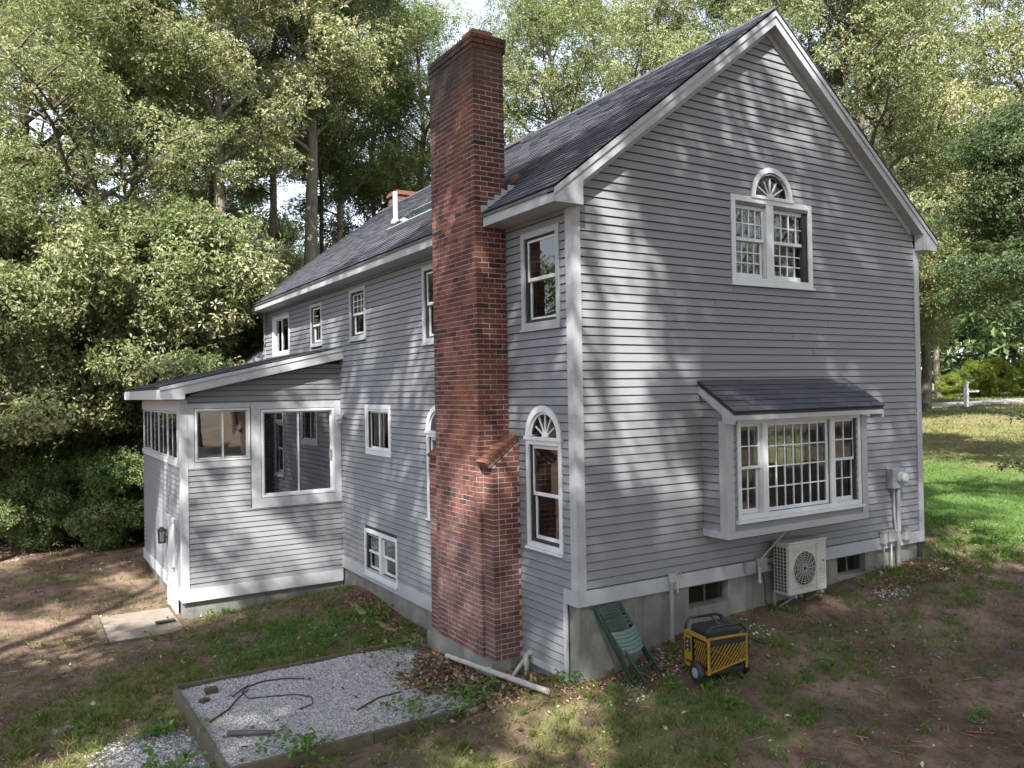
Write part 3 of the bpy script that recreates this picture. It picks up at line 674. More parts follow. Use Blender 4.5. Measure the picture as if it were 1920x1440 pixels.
w = casing(WB, 10.08, 10.96, 4.01, 5.05, .08, 'trim', 'narrow dark window above the porch roof', .03, False); sashes(WB, w, 10.162, 10.878, 4.095, 4.965, None, None, .5)
casing(WB, 12.74, 14.40, 3.92, 5.07, .06, 'trim', 'wide slider casing by the far corner', .03, False, 'window_casing'); slider(WB, 12.802, 14.338, 3.985, 5.005, .05, label='two-lite slider by the far corner')
casing(WB, 6.06, 7.39, 1.59, 2.615, .09, 'white', 'small slider casing at mid wall', .03, False, 'window_casing'); slider(WB, 6.152, 7.298, 1.685, 2.52, .04, label='small two-lite slider at mid wall')
w = casing(WB, 5.83, 7.54, -.90, .035, .08, 'white', 'pair of low sash windows near the ground')
mb = MB(); WB.box(mb, 6.63, 6.745, -.815, -.05, .001, .028); mb.build('mullion', M['white'], w)
sashes(WB, w, 5.912, 6.628, -.815, -.05); sashes(WB, w, 6.748, 7.458, -.815, -.05)
# porch
GL[0] = 'glass_porch'
slider(WC, .255, 1.36, 1.512, 2.59, .04, label='small two-lite slider of the porch', n1=.034)
w = slider(WC, 1.592, 3.205, .67, 2.545, .05, label='large sliding window of the porch', n1=.04)
mb = MB(); WC.box(mb, 3.105, 3.135, 1.42, 1.62, -.045, .03); mb.build('handle', M['metal_grey'], w)
for k in range(4):
    u0 = .45+1.27*k; mb = MB(); ring(mb, WDD, u0, u0+1.19, 1.54, 2.53, .03, -.06, .012); WDD.box(mb, u0+.575, u0+.615, 1.571, 2.499, -.05, .01)
    w = mb.build('window', M['porch_trim_lit'], house, label='narrow paned window in the outer porch wall'); lites(WDD, w, u0+.03, u0+.575, 1.57, 2.5, .003); lites(WDD, w, u0+.615, u0+1.16, 1.57, 2.5, .004)
# bay
GL[0] = 'glass'
mb = MB(); ring(mb, WF, .19, 2.98, .95, 2.385, .065, .001, .04); w = mb.build('window', M['white'], house, bevel=.003, label='wide gridded picture window of the bay')
mb = MB(); WF.box(mb, .14, 3.03, .905, .948, 0, .075); mb.build('sill', M['white'], w)
mb = MB(); WF.box(mb, .715, .82, 1.016, 2.318, .001, .034); WF.box(mb, 2.245, 2.345, 1.016, 2.318, .001, .034); mb.build('mullion', M['white'], w)
sashes(WF, w, .257, .713, 1.018, 2.318, (2,2), (2,2), .51, st=.042); sashes(WF, w, 2.347, 2.913, 1.018, 2.318, (2,2), (2,2), .51, st=.042)
mb = MB(); ring(mb, WF, .822, 2.243, 1.018, 2.318, .05, -.06, -.02); mb.build('sash', M['white'], w, bevel=.003)
lites(WF, w, .872, 2.193, 1.068, 2.268, -.035, (7,4))
trim(WF, .116, 3.014, 2.388, 2.49, .03)
# far side window that shows the lawn through the bay
w = casing(WR, 2.4, 3.95, 1.1, 2.4, .08, label='gridded window in the far wall seen through the bay'); lites(WR, w, 2.48, 3.87, 1.18, 2.32, -.05, (6,3))
# basement windows
for a, b, c, d in BW:
    mb = MB(); ring(mb, WA, a+.002, b-.002, c+.002, d-.002, .03, -.16, -.1); w = mb.build('basement_window', M['dark_strip'], house)
    mb = MB(); WA.box(mb, (a+b)/2-.012, (a+b)/2+.012, c+.034, d-.034, -.15, -.11); mb.build('mullion', M['dark_strip'], w)
    lites(WA, w, a+.032, b-.032, c+.032, d-.032, -.13)
# porch door in the outer wall
mb = MB()
for u0, u1 in ((.62,.70),(1.62,1.70)): WDD.box(mb, u0, u1, -1.7, .20, .0, .055)
WDD.box(mb, .62, 1.70, .201, .28, .0, .065); fr = mb.build('door_frame', M['porch_trim_lit'], house)
mb = MB(); WDD.box(mb, .702, 1.618, -1.68, .198, .0, .045); dr = mb.build('door', M['door'], house)
mb = MB(); WDD.box(mb, .8, 1.52, -.9, .05, .046, .056); WDD.box(mb, .8, 1.52, -1.55, -1.05, .046, .056); mb.build('door_panel', M['door'], dr)
mb = MB(); mb.lathe(Matrix.Translation(WDD.p(.78,-.75,.085)), [(0,-.03),(.028,-.02),(.03,.02),(0,.03)], 10); mb.build('handle', M['metal_grey'], dr)
mb = MB(); WDD.box(mb, .62, 1.75, -1.75, -1.702, .0, .1); mb.build('threshold', M['slab'], dr)

# ------------------------------------------------------------------ roof
sdir = Vector((1, 0, SL)).normalized(); snrm = Vector((-SL, 0, 1)).normalized(); slen = math.hypot(RX+XE, RZ-ZE)
Y0, Y1 = -OV, Ln+.2
mb = MB()
for s in (1, -1):
    e0 = Vector((-XE, 0, ZE-.012)) if s == 1 else Vector((XR, 0, ZE-.012)); top = Vector((RX, 0, RZ-.012)); nn = Vector((snrm.x*s, 0, snrm.z))
    P = [e0-nn*.07, top-Vector((0,0,.09)), top, e0]
    mb.prism([(p.x, Y0, p.z) for p in P], (0, Y1-Y0, 0))
roof = mb.build('roof', M['roof_edge'], house)
SH = []
shm = {}
def shingles(origin, du, dv, nrm, width, length, parent, tabw=.335, expo=.143, th=.018, full=True):
    rows = int(math.ceil(length/expo))
    for r in range(rows):
        v0 = r*expo; v1 = min(v0+expo*1.15, length); off = (tabw/2 if r % 2 else 0)+random.uniform(-.02, .02); u = -off
        while u < width:
            a, b = max(u, 0), min(u+tabw, width); u += tabw
            if b-a < .03: continue
            SH.append((origin + du*a + dv*v0, b-a-.006, v1-v0, du, dv, nrm, th*random.uniform(.8, 1.3), parent, random.random()))
L0 = Vector((-XE-.02, Y0-.02, ZE-.0)); shingles(L0, Vector((0,1,0)), sdir, snrm, Y1-Y0+.04, slen+.02, roof)
R_0 = Vector((XR+.02, Y0-.02, ZE)); sdr = Vector((-sdir.x, 0, sdir.z)); snr = Vector((-snrm.x, 0, snrm.z))
shingles(R_0, Vector((0,1,0)), sdr, snr, Y1-Y0+.04, slen+.02, roof, tabw=.67, expo=.286)
# bay roof
BW0, BW1 = 2.2, 5.6; BT, BB = 2.95, 2.50; BP = .70
bs = Vector((0, BP, BT-BB)); blen = bs.length; bs.normalize(); bn = Vector((0, -bs.z, bs.y))
mb = MB(); mb.prism([(BW0, -BP, BB-.012), (BW0, -.002, BT-.012), (BW0, -.002, BT-.06), (BW0, -BP, BB-.05)], (BW1-BW0, 0, 0)); broof = mb.build('bay_roof', M['roof_edge'], house)
nmain = len(SH)
shingles(Vector((BW0-.015, -BP-.02, BB)), Vector((1,0,0)), bs, bn, BW1-BW0+.03, blen+.0, broof, tabw=.31, expo=.135)
# porch roof
PS = (3.9-3.06)/3.8; pd = Vector((1, 0, PS)).normalized(); pn = Vector((-pd.z, 0, pd.x)); PYO, PYE = PY-.25, 14.8; PE = -3.8
mb = MB(); mb.prism([(PE, PYO, 3.06-.05), (-.002, PYO, 3.9-.05), (-.002, PYO, 3.89), (PE, PYO, 3.05)], (0, PYE-PYO, 0)); proof = mb.build('porch_roof', M['roof_edge'], house)
shingles(Vector((PE-.02, PYO-.01, 3.06)), Vector((0,1,0)), pd, pn, PYE-PYO+.02, 3.86, proof, tabw=.5, expo=.19)
# ridge cap
k = 0; yy = Y0-.02
while yy < Y1:
    for s in (1, -1):
        d = Vector((-sdir.x*s, 0, -sdir.z)); nn = Vector((snrm.x*s, 0, snrm.z))
        SH.append((Vector((RX, yy, RZ+.012)) + nn*.012, .30, .16, Vector((0,1,0)), d, nn, .016, roof, random.random()))
    yy += .25
def shbox(mb, s):
    o, w, l, du, dv, n, th, par, r = s
    lo = [o, o+du*w, o+du*w+dv*l, o+dv*l]; t = [th, th, .003, .003]
    mb.hexa([p+n*.001 for p in lo] + [p+n*q for p, q in zip(lo, t)])
def shscore(s):
    c = s[0]+s[3]*s[1]/2+s[4]*.07; v = c-CAM; return s[1]*.14*abs(v.normalized().dot(s[5]))/v.length_squared*(1 if v.dot(s[5]) < 0 else 0)
order = sorted(range(len(SH)), key=lambda i: -shscore(SH[i]))
keep = set(order[:300])
groups = {}
for i, s in enumerate(SH):
    if i in keep:
        mb = MB(); shbox(mb, s); mb.build('shingle', M['shingle'], s[7])
    else:
        g = groups.setdefault(s[7].name, (s[7], MB(), [])); shbox(g[1], s); g[2].extend([s[8]]*8)
for nme, (par, mb, rr) in groups.items():
    me = np_mesh('shingle_courses', mb.v, np.array(mb.f), M['shingle'], dict(rnd=rr)); tag(link('shingle_courses', me, par), kind='stuff')

# fascias, rakes and soffits
mb = MB(); mb.box(-XE-.0, -XE+.025, -.033, 1.62, ZE-.19, ZE-.055); mb.box(-XE, -XE+.025, 3.06, Y1-.002, ZE-.19, ZE-.055); mb.build('fascia', M['trim'], house)
mb = MB(); mb.box(-XE-.022, -XE-.002, Y0-.004, 1.62, ZE-.06, ZE-.018); mb.box(-XE-.022, -XE-.002, 3.06, Y1, ZE-.06, ZE-.018); mb.build('drip_edge', M['dark_strip'], house)
mb = MB(); mb.box(XR-.025, XR, -.033, Y1-.034, ZE-.19, ZE-.055); mb.build('fascia', M['trim'], house)
mb = MB(); mb.box(-XE+.026, .0, Y0+.03, 1.62, ZE-.188, ZE-.17); mb.box(-XE+.026, 0, 3.06, Y1-.03, ZE-.188, ZE-.17); mb.box(Wd, XR-.026, Y0+.03, Y1-.03, ZE-.188, ZE-.17); mb.build('soffit', M['trim'], house)
def rake(y0, y1, drop0, drop1, name, mat='trim', xs=-XE):
    mb = MB()
    for s in (1, -1):
        f = lambda x: x if s == 1 else 2*RX-x
        zt = lambda x: ZE+(x+XE)*SL
        P = [(f(xs), y0, zt(xs)-drop0), (f(RX), y0, RZ-drop0), (f(RX), y0, RZ-drop1), (f(xs), y0, zt(xs)-drop1)]
        mb.prism(P, (0, y1-y0, 0))
    return mb.build(name, M[mat], house)
rake(-OV+.0, -OV+.03, .075, .235, 'rake_board', xs=-XE+.1); rake(-OV-.02, -OV-.001, .02, .1, 'rake_molding'); rake(-OV+.032, -.001, .2, .215, 'rake_soffit', xs=-XE+.06)
rake(-.034, -.001, .218, .34, 'frieze_board', xs=.12)
rake(Ln+.17, Ln+.2, .075, .235, 'rake_board')
for s in (1, -1):      # eave returns
    f = lambda x: x if s == 1 else 2*RX-x
    x1 = .05 if s == 1 else -.0
    P = [(f(-XE), -OV-.004, ZE-.192), (f(x1), -OV-.004, ZE-.192), (f(x1), -OV-.004, ZE+(x1+XE)*SL-.2), (f(-XE), -OV-.004, ZE-.08)]
    mb = MB(); mb.prism(P, (0, OV-.03, 0)); mb.build('eave_return', M['trim'], house)
# bay roof trim
for x in (BW0, BW1-.03):
    mb = MB(); mb.prism([(x, -BP, BB-.05), (x, -.02, BT-.05), (x, -.02, BT-.19), (x, -BD+.0, BB-.02-.03), (x, -BD, BB-.17), (x, -BP, BB-.17)], (.03, 0, 0)); mb.build('rake_board', M['trim'], house)
mb = MB(); mb.box(BW0+.031, BW1-.031, -BP, -BP+.025, BB-.12, BB-.045); mb.build('fascia', M['trim'], house)
mb = MB(); mb.box(BW0+.031, BW1-.031, -BP+.026, -BD-.02, BB-.12, BB-.1); mb.build('soffit', M['trim'], house)
mb = MB(); mb.prism([(BW0+.07, -BD+.01, BB-.1), (BW0+.07, -.01, BB-.1), (BW0+.07, -.01, BT-.1)], (.02, 0, 0)); mb.build('wall', M['siding'], house, label='small cheek under the bay roof')
# porch roof trim
mb = MB(); mb.prism([(PE, PYO, 3.0), (.0, PYO, 3.0+3.8*PS), (.0, PYO, 3.0+3.8*PS-.2), (PE+.46, PYO, 3.0+.46*PS-.19), (PE+.46, PYO, 2.80), (PE, PYO, 2.80)], (0, .03, 0)); mb.build('rake_board', M['porch_trim_lit'], house)
mb = MB(); mb.prism([(PE-.015, PYO-.018, 3.045), (.0, PYO-.018, 3.045+3.8*PS), (.0, PYO-.018, 3.045+3.8*PS-.07), (PE-.015, PYO-.018, 2.975)], (0, .017, 0)); mb.build('rake_molding', M['porch_trim_lit'], house)
mb = MB(); mb.box(PE, PE+.025, PYO+.031, PYE, 2.80, 3.0); mb.build('fascia', M['porch_trim_lit'], house)
mb = MB(); mb.box(PE+.026, PX-.002, PYO+.031, PYE, 2.802, 2.82); mb.prism([(PE+.3, PYO+.031, 2.86), (0, PYO+.031, 3.63), (0, PYO+.031, 3.65), (PE+.3, PYO+.031, 2.88)], (0, .2, 0)); mb.build('soffit', M['porch_trim_lit'], house)

# skylight, vent pipe, flashing, rust stain of needles
def onroof(x, y, h=0): return Vector((x, y, ZE+(x+XE)*SL)) + snrm*h
mb = MB(); A = [onroof(.62, 4.6), onroof(.62, 7.5), onroof(1.32, 7.5), onroof(1.32, 4.6)]
mb.hexa([p+snrm*.0 for p in A] + [p+snrm*.13 for p in A]); sk = mb.build('skylight', M['metal_grey'], roof)
A = [onroof(.68, 4.66), onroof(.68, 7.44), onroof(1.26, 7.44), onroof(1.26, 4.66)]; mb = MB(); mb.poly([p+snrm*.134 for p in A]); mb.build('pane', M['glass'], sk)
b = onroof(1.43, 8.96); mb = MB(); mb.tube([b-Vector((0,0,.1)), b+Vector((0,0,.74))], .055, 12); vp = mb.build('vent_pipe', M['white'], roof)
mb = MB(); mb.lathe(Matrix.Translation(b), [(.12,-.02),(.11,.05),(.062,.12)], 12); mb.build('vent_boot', M['metal_grey'], roof)
g = np.random.default_rng(8); q = [(g.normal(0,.5), g.normal(0,1)) for _ in range(420)]; V = []; F = []
for a_, b_ in q:
    c = onroof(.66+.15*a_+.03*b_, 2.36+.2*a_+.1*b_, .022+abs(g.normal(0,.006))); an = g.uniform(0, PI); d = (Vector((0,1,0))*math.cos(an)+sdir*math.sin(an))*g.uniform(.02,.05); e = d.cross(snrm).normalized()*g.uniform(.004,.014)
    i = len(V); V += [c-d-e, c-d+e, c+d+e*.5, c+d-e*.5]; F.append((i,i+1,i+2,i+3))
NEEDLES = (V, F)
mb = MB(); mb.prism([onroof(3.35, 6.4), onroof(3.35, 8.0), onroof(3.72, 8.0), onroof(3.72, 6.4)], snrm*.07); mb.build('ridge_vent', M['roof_edge'], roof)

# ------------------------------------------------------------------ chimney
CY0, CY1, CX = 1.64, 3.06, .53          # stack
WY0, WY1, WX = 1.37, 3.42, .475         # shoulders
ZB, ZT = -1.0, 8.05; BH, BL, BT_, MJ = .0630, .205, .095, .0115; CH = BH+MJ
mb = MB(); mb.box(-CX+.004, -.02, CY0+.004, CY1-.004, ZB, ZT-.03); chim = mb.build('chimney', M['mortar'], house, label='tall red brick chimney')
mb = MB(); sl0, sl1 = 1.78, 2.14
for a, b in ((WY0, CY0), (CY1, WY1)):
    e0, e1 = (a+.004, b+.003) if a == WY0 else (a-.003, b-.004)
    mb.prism([(-WX+.004, e0, ZB), (-.02, e0, ZB), (-.02, e0, sl1-.02), (-WX+.004, e0, sl0-.02)], (0, e1-e0, 0))
mb.build('shoulder', M['mortar'], chim)
BR = []
def brow(z, x0, y0, x1, y1, course, dz=BH):
    """bricks round the rectangle -x0..x1 / y0..y1 (outer faces on -x, -y, +y)"""
    odd = course % 2
    def add(cx, cy, lx, ly, face): BR.append([cx, cy, z+dz/2, lx, ly, dz, face])
    # -x face run along y
    a = y0 if odd else y0+BT_+MJ; b = y1 if odd else y1-BT_-MJ
    y = a; first = True
    while y < b-.03:
        l = min(BL, b-y)
        if b-(y+l) < .04: l = b-y
        add(x0+BT_/2, y+l/2, BT_, l-.0, 0); y += l+MJ
    # -y and +y faces run along x
    for ys, face in ((y0, 1), (y1, 2)):
        x = x0 + (BT_+MJ if odd else 0)
        while x < x1-.03:
            l = min(BL, x1-x)
            if x1-(x+l) < .04: l = x1-x
            add(x+l/2, ys+BT_/2 if face == 1 else ys-BT_/2, l, BT_, face); x += l+MJ
c = 0; z = ZB+.004
while z < ZT-.2:
    brow(z, -CX, CY0, -.012, CY1, c)
    if z < sl1-.07:      # shoulders
        for yy0, yy1, face in ((WY0, CY0-MJ, 1), (CY1+MJ, WY1, 2)):
            # slope limits the run along x
            xs = -WX if z+BH < sl0 else -WX+(z+BH-sl0)/((sl1-sl0)/WX)
            x = xs; k = 0
            if z+BH < sl0:
                w = yy1-yy0; BR.append([-WX+BT_/2, (yy0+yy1)/2, z+BH/2, BT_, w-(0 if c % 2 else 0), BH, 0]); x += BT_+MJ
                if c % 2 == 0: BR.append([x+BT_/2, yy0+BT_/2 if face == 1 else yy1-BT_/2, z+BH/2, BT_, BT_, BH, face]); x += BT_+MJ
            while x < -.05:
                l = min(BL, -.012-x); ys = yy0+BT_/2 if face == 1 else yy1-BT_/2
                BR.append([x+l/2, ys, z+BH/2, l, BT_, BH, face]); x += l+MJ
    z += CH; c += 1
for k in range(3):       # corbelled head
    e = .012 if k == 0 else .024
    brow(z, -CX-e, CY0-e, .03, CY1+e, c, BH); z += CH; c += 1
ZC = z
BRM = {}
def brick_mesh(l, w, h, v):
    key = (round(l, 3), round(w, 3), round(h, 3), v)
    if key not in BRM:
        r = random.Random(hash(key) & 0xffff); mb = MB(); j = lambda: r.uniform(-.0018, .0018)
        mb.hexa([(x*l/2+j(), y*w/2+j(), zz*h/2+j()) for zz in (-1, 1) for x, y in ((-1,-1),(1,-1),(1,1),(-1,1))])
        BRM[key] = mb.mesh('brick', M['brick'], bevel=.003)
    return BRM[key]
def bscore(b):
    v = Vector(b[:3])-CAM; nrm = (Vector((-1,0,0)), Vector((0,-1,0)), Vector((0,1,0)))[b[6]]; L = max(b[3], b[4])
    return -v.normalized().dot(nrm)*L/v.length_squared
BR.sort(key=lambda b: -bscore(b))
for b in BR[:300]:
    link('brick', brick_mesh(b[3], b[4], b[5], random.randrange(3)), chim, (b[0]+random.uniform(-.0015,.0015), b[1]+random.uniform(-.0015,.0015), b[2]))
mb = MB(); rr = []
for b in BR[300:]:
    j = lambda: random.uniform(-.002, .002); jx, jy = random.uniform(-.0015,.0015), random.uniform(-.0015,.0015)
    mb.hexa([(b[0]+jx+x*b[3]/2+j(), b[1]+jy+y*b[4]/2+j(), b[2]+zz*b[5]/2+j()) for zz in (-1,1) for x, y in ((-1,-1),(1,-1),(1,1),(-1,1))]); rr += [random.random()]*8
tag(link('brick_courses', np_mesh('brick_courses', mb.v, np.array(mb.f), M['brick'], dict(rnd=rr)), chim), kind='stuff')
# sloped caps of the shoulders: bricks laid flat on the slope
sd = Vector((WX, 0, sl1-sl0)).normalized(); sn = Vector((-sd.z, 0, sd.x))
for yy0, yy1 in ((WY0-.025, CY0-.004), (CY1+.004, WY1-.05)):
    q = Vector((-WX-(.05 if yy0 < CY0 else .0), 0, sl0-.035)); tot = math.hypot(WX, sl1-sl0)+.05; k = 0
    for r in range(2):
        n = 8-r
        for k in range(n):
            j = random.uniform(-.005, .005); a = q+sd*(tot*k/n)+sn*(.012+r*.054+j); b_ = q+sd*(tot*(k+1)/n-.011)+sn*(.012+r*.054+j); o = .014*(1-r)+random.uniform(-.004, .004)
            mb = MB(); mb.hexa([(a.x,yy0+o,a.z),(b_.x,yy0+o,b_.z),(b_.x,yy1-o,b_.z),(a.x,yy1-o,a.z)]+[((p+sn*.05).x, y, (p+sn*.05).z) for p, y in ((a,yy0+o),(b_,yy0+o),(b_,yy1-o),(a,yy1-o))])
            mb.build('cap_brick', M['cap_brick'], chim, bevel=.003)
    mb = MB(); p0, p1_ = q+sn*.008, q+sd*tot+sn*.008; mb.hexa([(p0.x+.01,yy0+.02,p0.z),(p1_.x-.01,yy0+.02,p1_.z),(p1_.x-.01,yy1-.02,p1_.z),(p0.x+.01,yy1-.02,p0.z)]+[((p+sn*.096).x, y, (p+sn*.096).z) for p, y in ((p0,yy0+.02),(p1_,yy0+.02),(p1_,yy1-.02),(p0,yy1-.02))]); mb.build('cap_mortar', M['mortar'], chim)
mb = MB(); mb.box(-CX+.03, 0, CY0+.03, CY1-.03, ZC-.02, ZC+.02); mb.build('crown', M['concrete'], chim)
for y in (1.95,):
    mb = MB()
    for x0, x1, a, b in ((-.44,-.41,y-.17,y+.17),(-.13,-.1,y-.17,y+.17),(-.41,-.13,y-.17,y-.14),(-.41,-.13,y+.14,y+.17)): mb.box(x0, x1, a, b, ZC+.02, ZC+.13)
    mb.build('flue_tile', M['clay'], chim)
mb = MB(); mb.box(-CX-.02, -.0, WY0-.03, WY1+.03, -2.2, ZB); mb.build('footing', M['concrete'], chim)
# stepped flashing where the eaves meet the stack
for k in range(5):
    x = -XE+.0+.115*k; z0 = ZE+(x+XE)*SL
    mb = MB(); mb.box(x-.02, x+.1, CY0-.012, CY0-.004, z0-.03, z0+.13); mb.build('flashing', M['flash'], chim)
# far chimney beyond the rear gable
c0 = CAM + (FWD + RGT*((740-960)/FPX) - UPV*((362-720)/FPX))*0
def ray_y(px, py, y):
    d = FWD + RGT*((px-960)/FPX) - UPV*((py-720)/FPX); return CAM + d*((y-CAM.y)/d.y)
q0, q1 = ray_y(742, 358, 15.6), ray_y(800, 358, 15.6)
mb = MB(); mb.box(q0.x, q1.x, 15.52, 16.2, -1.5, q0.z-.12); ch2 = mb.build('chimney', M['mortar'], house, label='small brick chimney behind the far roof edge')
for k in range(14):
    zz = q0.z-.12-k*.075; n = 5; wdt = (q1.x-q0.x)
    for i in range(n+1):
        a = q0.x+wdt*(i-(.5 if k % 2 else 0))/n; b_ = a+wdt/n-.012; a = max(a, q0.x-.006); b_ = min(b_, q1.x+.006)
        if b_-a < .03: continue
        mb = MB(); mb.box(a, b_, 15.505, 15.56, zz-.065, zz); mb.build('far_brick', M['cap_brick'], ch2)
mb = MB(); mb.box(q0.x-.05, q1.x+.05, 15.46, 16.25, q0.z-.119, q0.z-.03); mb.box(q0.x-.02, q1.x+.02, 15.49, 16.2, q0.z-.029, q0.z+.02); mb.build('chimney_head', M['cap_brick'], ch2)

# ------------------------------------------------------------------ things on and by the house
# heat pump hung under the bay
r = empty('heat_pump', (4.0, -.3, -.3)); tag(r, 'beige outdoor heat pump unit under the bay window', 'heat pump')
x0, x1, z0, z1, yf, yb = 3.58, 4.43, -.3, .49, -.45, -.15
mb = MB(); mb.box(x0, x1, yf, yb, z0, z1-.03); body = mb.build('body', M['ac'], r, bevel=.012)
mb = MB(); mb.box(x0-.012, x1+.012, yf-.012, yb+.01, z1-.029, z1); mb.build('lid', M['ac'], r, bevel=.01)
cx, cz = x0+.33, .08
mb = MB(); mb.lathe(Matrix.Translation((cx, yf-.004, cz)) @ Matrix.Rotation(PI/2, 4, 'X'), [(.275,-.004),(.275,.006),(.262,.01),(.26,-.004)], 40); mb.build('fan_ring', M['ac'], r)
mb = MB(); mb.lathe(Matrix.Translation((cx, yf-.001, cz)) @ Matrix.Rotation(PI/2, 4, 'X'), [(.258,0),(.258,.0015),(0,.0016)], 40); mb.build('fan_opening', M['black'], r)
mb = MB()
for k in range(7): rr = .04+.035*k; mb.tube([(cx+rr*math.cos(a), yf-.012, cz+rr*math.sin(a)) for a in np.linspace(0, 2*PI, 33)], .0035, 4, False)
for k in range(16): a = PI*k/8; mb.bar((cx+.03*math.cos(a), yf-.014, cz+.03*math.sin(a)), (cx+.26*math.cos(a), yf-.014, cz+.26*math.sin(a)), .005, .005)
mb.build('fan_guard', M['ac'], r)
mb = MB()
for k in range(3): mb.box(x0+.06, x0+.585, yf-.012, yf-.001, z1-.075-.03*k, z1-.062-.03*k); mb.box(x0+.63, x1-.04, yf-.012, yf-.001, z1-.075-.045*k, z1-.055-.045*k)
mb.build('louvre', M['ac'], r)
mb = MB(); mb.box(x0+.604, x0+.612, yf-.004, yf-.0005, z0+.03, z1-.05); mb.box(x0+.04, x0+.59, yf-.004, yf-.0005, z0+.09, z0+.097)
for k in range(5): mb.box(x0+.65, x1-.05, yf-.005, yf-.0005, z0+.12+.05*k, z0+.128+.05*k)
mb.build('panel_seam', M['metal_grey'], r)
mb = MB(); mb.box(x1-.1, x1-.055, yf-.006, yf-.0008, .14, .16); mb.build('name_badge', M['dark_strip'], r)
mb = MB(); mb.box(x0-.003, x0-.0005, yf+.05, yb-.02, z0+.03, z1-.07); mb.build('coil', M['black'], r)
mb = MB()
for k in range(5): y = yf+.05+(yb-.02-yf-.05)*k/4; mb.box(x0-.012, x0-.004, y-.005, y+.005, z0+.02, z1-.06)
for k in range(14): zz = z0+.04+(z1-z0-.12)*k/13; mb.box(x0-.011, x0-.0045, yf+.056, yb-.026, zz-.003, zz+.003)
mb.build('coil_guard', M['ac'], r)
for x in (x0+.12, x1-.12): mb = MB(); mb.box(x-.02, x+.02, yf-.02, -.03, z0-.04, z0-.001); mb.box(x-.02, x+.02, -.069, -.036, z0-.34, z0-.041); mb.bar((x, -.06, z0-.3), (x, yf+.05, z0-.045), .03, .02); mb.build('bracket', M['metal_grey'], r)
# disconnect box and lines beside the heat pump
r = empty('disconnect_box', (3.4, -.05, .1)); tag(r, 'small grey electrical box left of the heat pump', 'electrical box')
mb = MB(); mb.box(3.28, 3.5, -.11, -.036, .02, .25); mb.build('box_body', M['metal_grey'], r, bevel=.008)
mb = MB(); mb.box(3.05, 3.24, -.12, -.036, .04, .22); mb.build('cover', M['metal_grey'], r, bevel=.008)
mb = MB(); mb.tube([(3.2, -.2, .12), (3.26, -.16, .12), (3.29, -.13, .1), (3.29, -.13, -.12)], .022, 8); mb.build('conduit', M['pvc'], r)
mb = MB(); mb.tube([(3.4, -.09, .03), (3.42, -.12, -.2), (3.38, -.15, -.42), (3.55, -.2, -.56)], .013, 6); mb.tube([(3.5,-.09,.12),(3.56,-.12,.16),(3.6,-.14,.05)], .012, 6); mb.build('cable', M['black'], r)
mb = MB(); mb.tube([(3.38, -.1, .24), (3.55, -.2, .45), (3.75, -.3, .68)], .012, 6); mb.tube([(4.0, -.12, .52), (4.12, -.2, .69)], .01, 6); mb.build('hose', M['pvc'], r)
# electric meter
r = empty('electric_meter', (6.85, -.06, -.3)); tag(r, 'grey electric meter box with round glass dial on the gable wall', 'electric meter')
mb = MB(); mb.box(6.66, 7.0, -.15, -.02, 1.03, 1.38); mb.build('box_body', M['metal_grey'], r, bevel=.01)
Mx = Matrix.Translation((6.86, -.15, 1.22)) @ Matrix.Rotation(PI/2, 4, 'X')
mb = MB(); mb.lathe(Mx, [(.1,0),(.1,.03),(.085,.035),(.085,.1),(.06,.125),(0,.13)], 20); mb.build('dial', M['flash'], r)
mb = MB(); mb.tube([(6.88, -.09, 1.03), (6.88, -.09, .3), (6.88, -.075, .2), (6.88, -.075, -.5)], .038, 10); mb.build('conduit', M['metal_grey'], r)
mb = MB(); mb.tube([(6.77, -.08, 1.03), (6.77, -.08, .55), (6.8, -.08, .35), (6.82, -.08, .2)], .02, 8); mb.build('ground_wire', M['metal_grey'], r)
for nm, lab, a, b, c, d, px in (('cable_box', 'narrow grey cable box left of the meter conduit', 6.40, 6.5, .1, .3, 6.45), ('cable_box', 'wide grey cable box against the meter conduit', 6.56, 6.8, .12, .29, 6.66), ('cable_box', 'dark grey cable box right of the meter conduit', 7.03, 7.2, .1, .28, None)):
    r = empty(nm, ((a+b)/2, -.05, c)); tag(r, lab, 'cable box')
    mb = MB(); mb.box(a, b, -.13, -.036, c, d); mb.build('box_body', M['metal_grey'], r, bevel=.008)
    mb = MB(); mb.box(a-.006, b+.006, -.136, -.034, d+.0005, d+.014); mb.build('lid', M['metal_grey'], r)
    if px: mb = MB(); mb.tube([(px, -.085, c+.005), (px, -.085, -.5)], .014, 8); mb.build('conduit', M['pvc'] if px > 6.5 else M['metal_grey'], r)
# hose bib with drop pipe
r = empty('hose_bib', (1.6, -.04, -.72)); tag(r, 'outdoor tap with grey drop pipe left of the generator', 'tap')
mb = MB(); mb.tube([(1.575, -.06, .19), (1.57, -.06, -.85)], .03, 10); mb.build('pipe', M['metal_grey'], r)
mb = MB(); mb.box(1.53, 1.66, -.09, -.036, .12, .24); mb.build('bracket', M['pvc'], r, bevel=.006)
mb = MB(); mb.tube([(1.635, -.05, .2), (1.635, -.1, .19), (1.635, -.12, .1), (1.635, -.12, -.02)], .012, 8); mb.build('spout', M['pvc'], r)
mb = MB(); mb.tube([(1.67+.04*math.cos(a), -.11, .22+.04*math.sin(a)) for a in np.linspace(0, 2*PI, 13)], .008, 6, False); mb.bar((1.63,-.11,.22),(1.71,-.11,.22),.008,.008); mb.build('handle', M['metal_grey'], r)
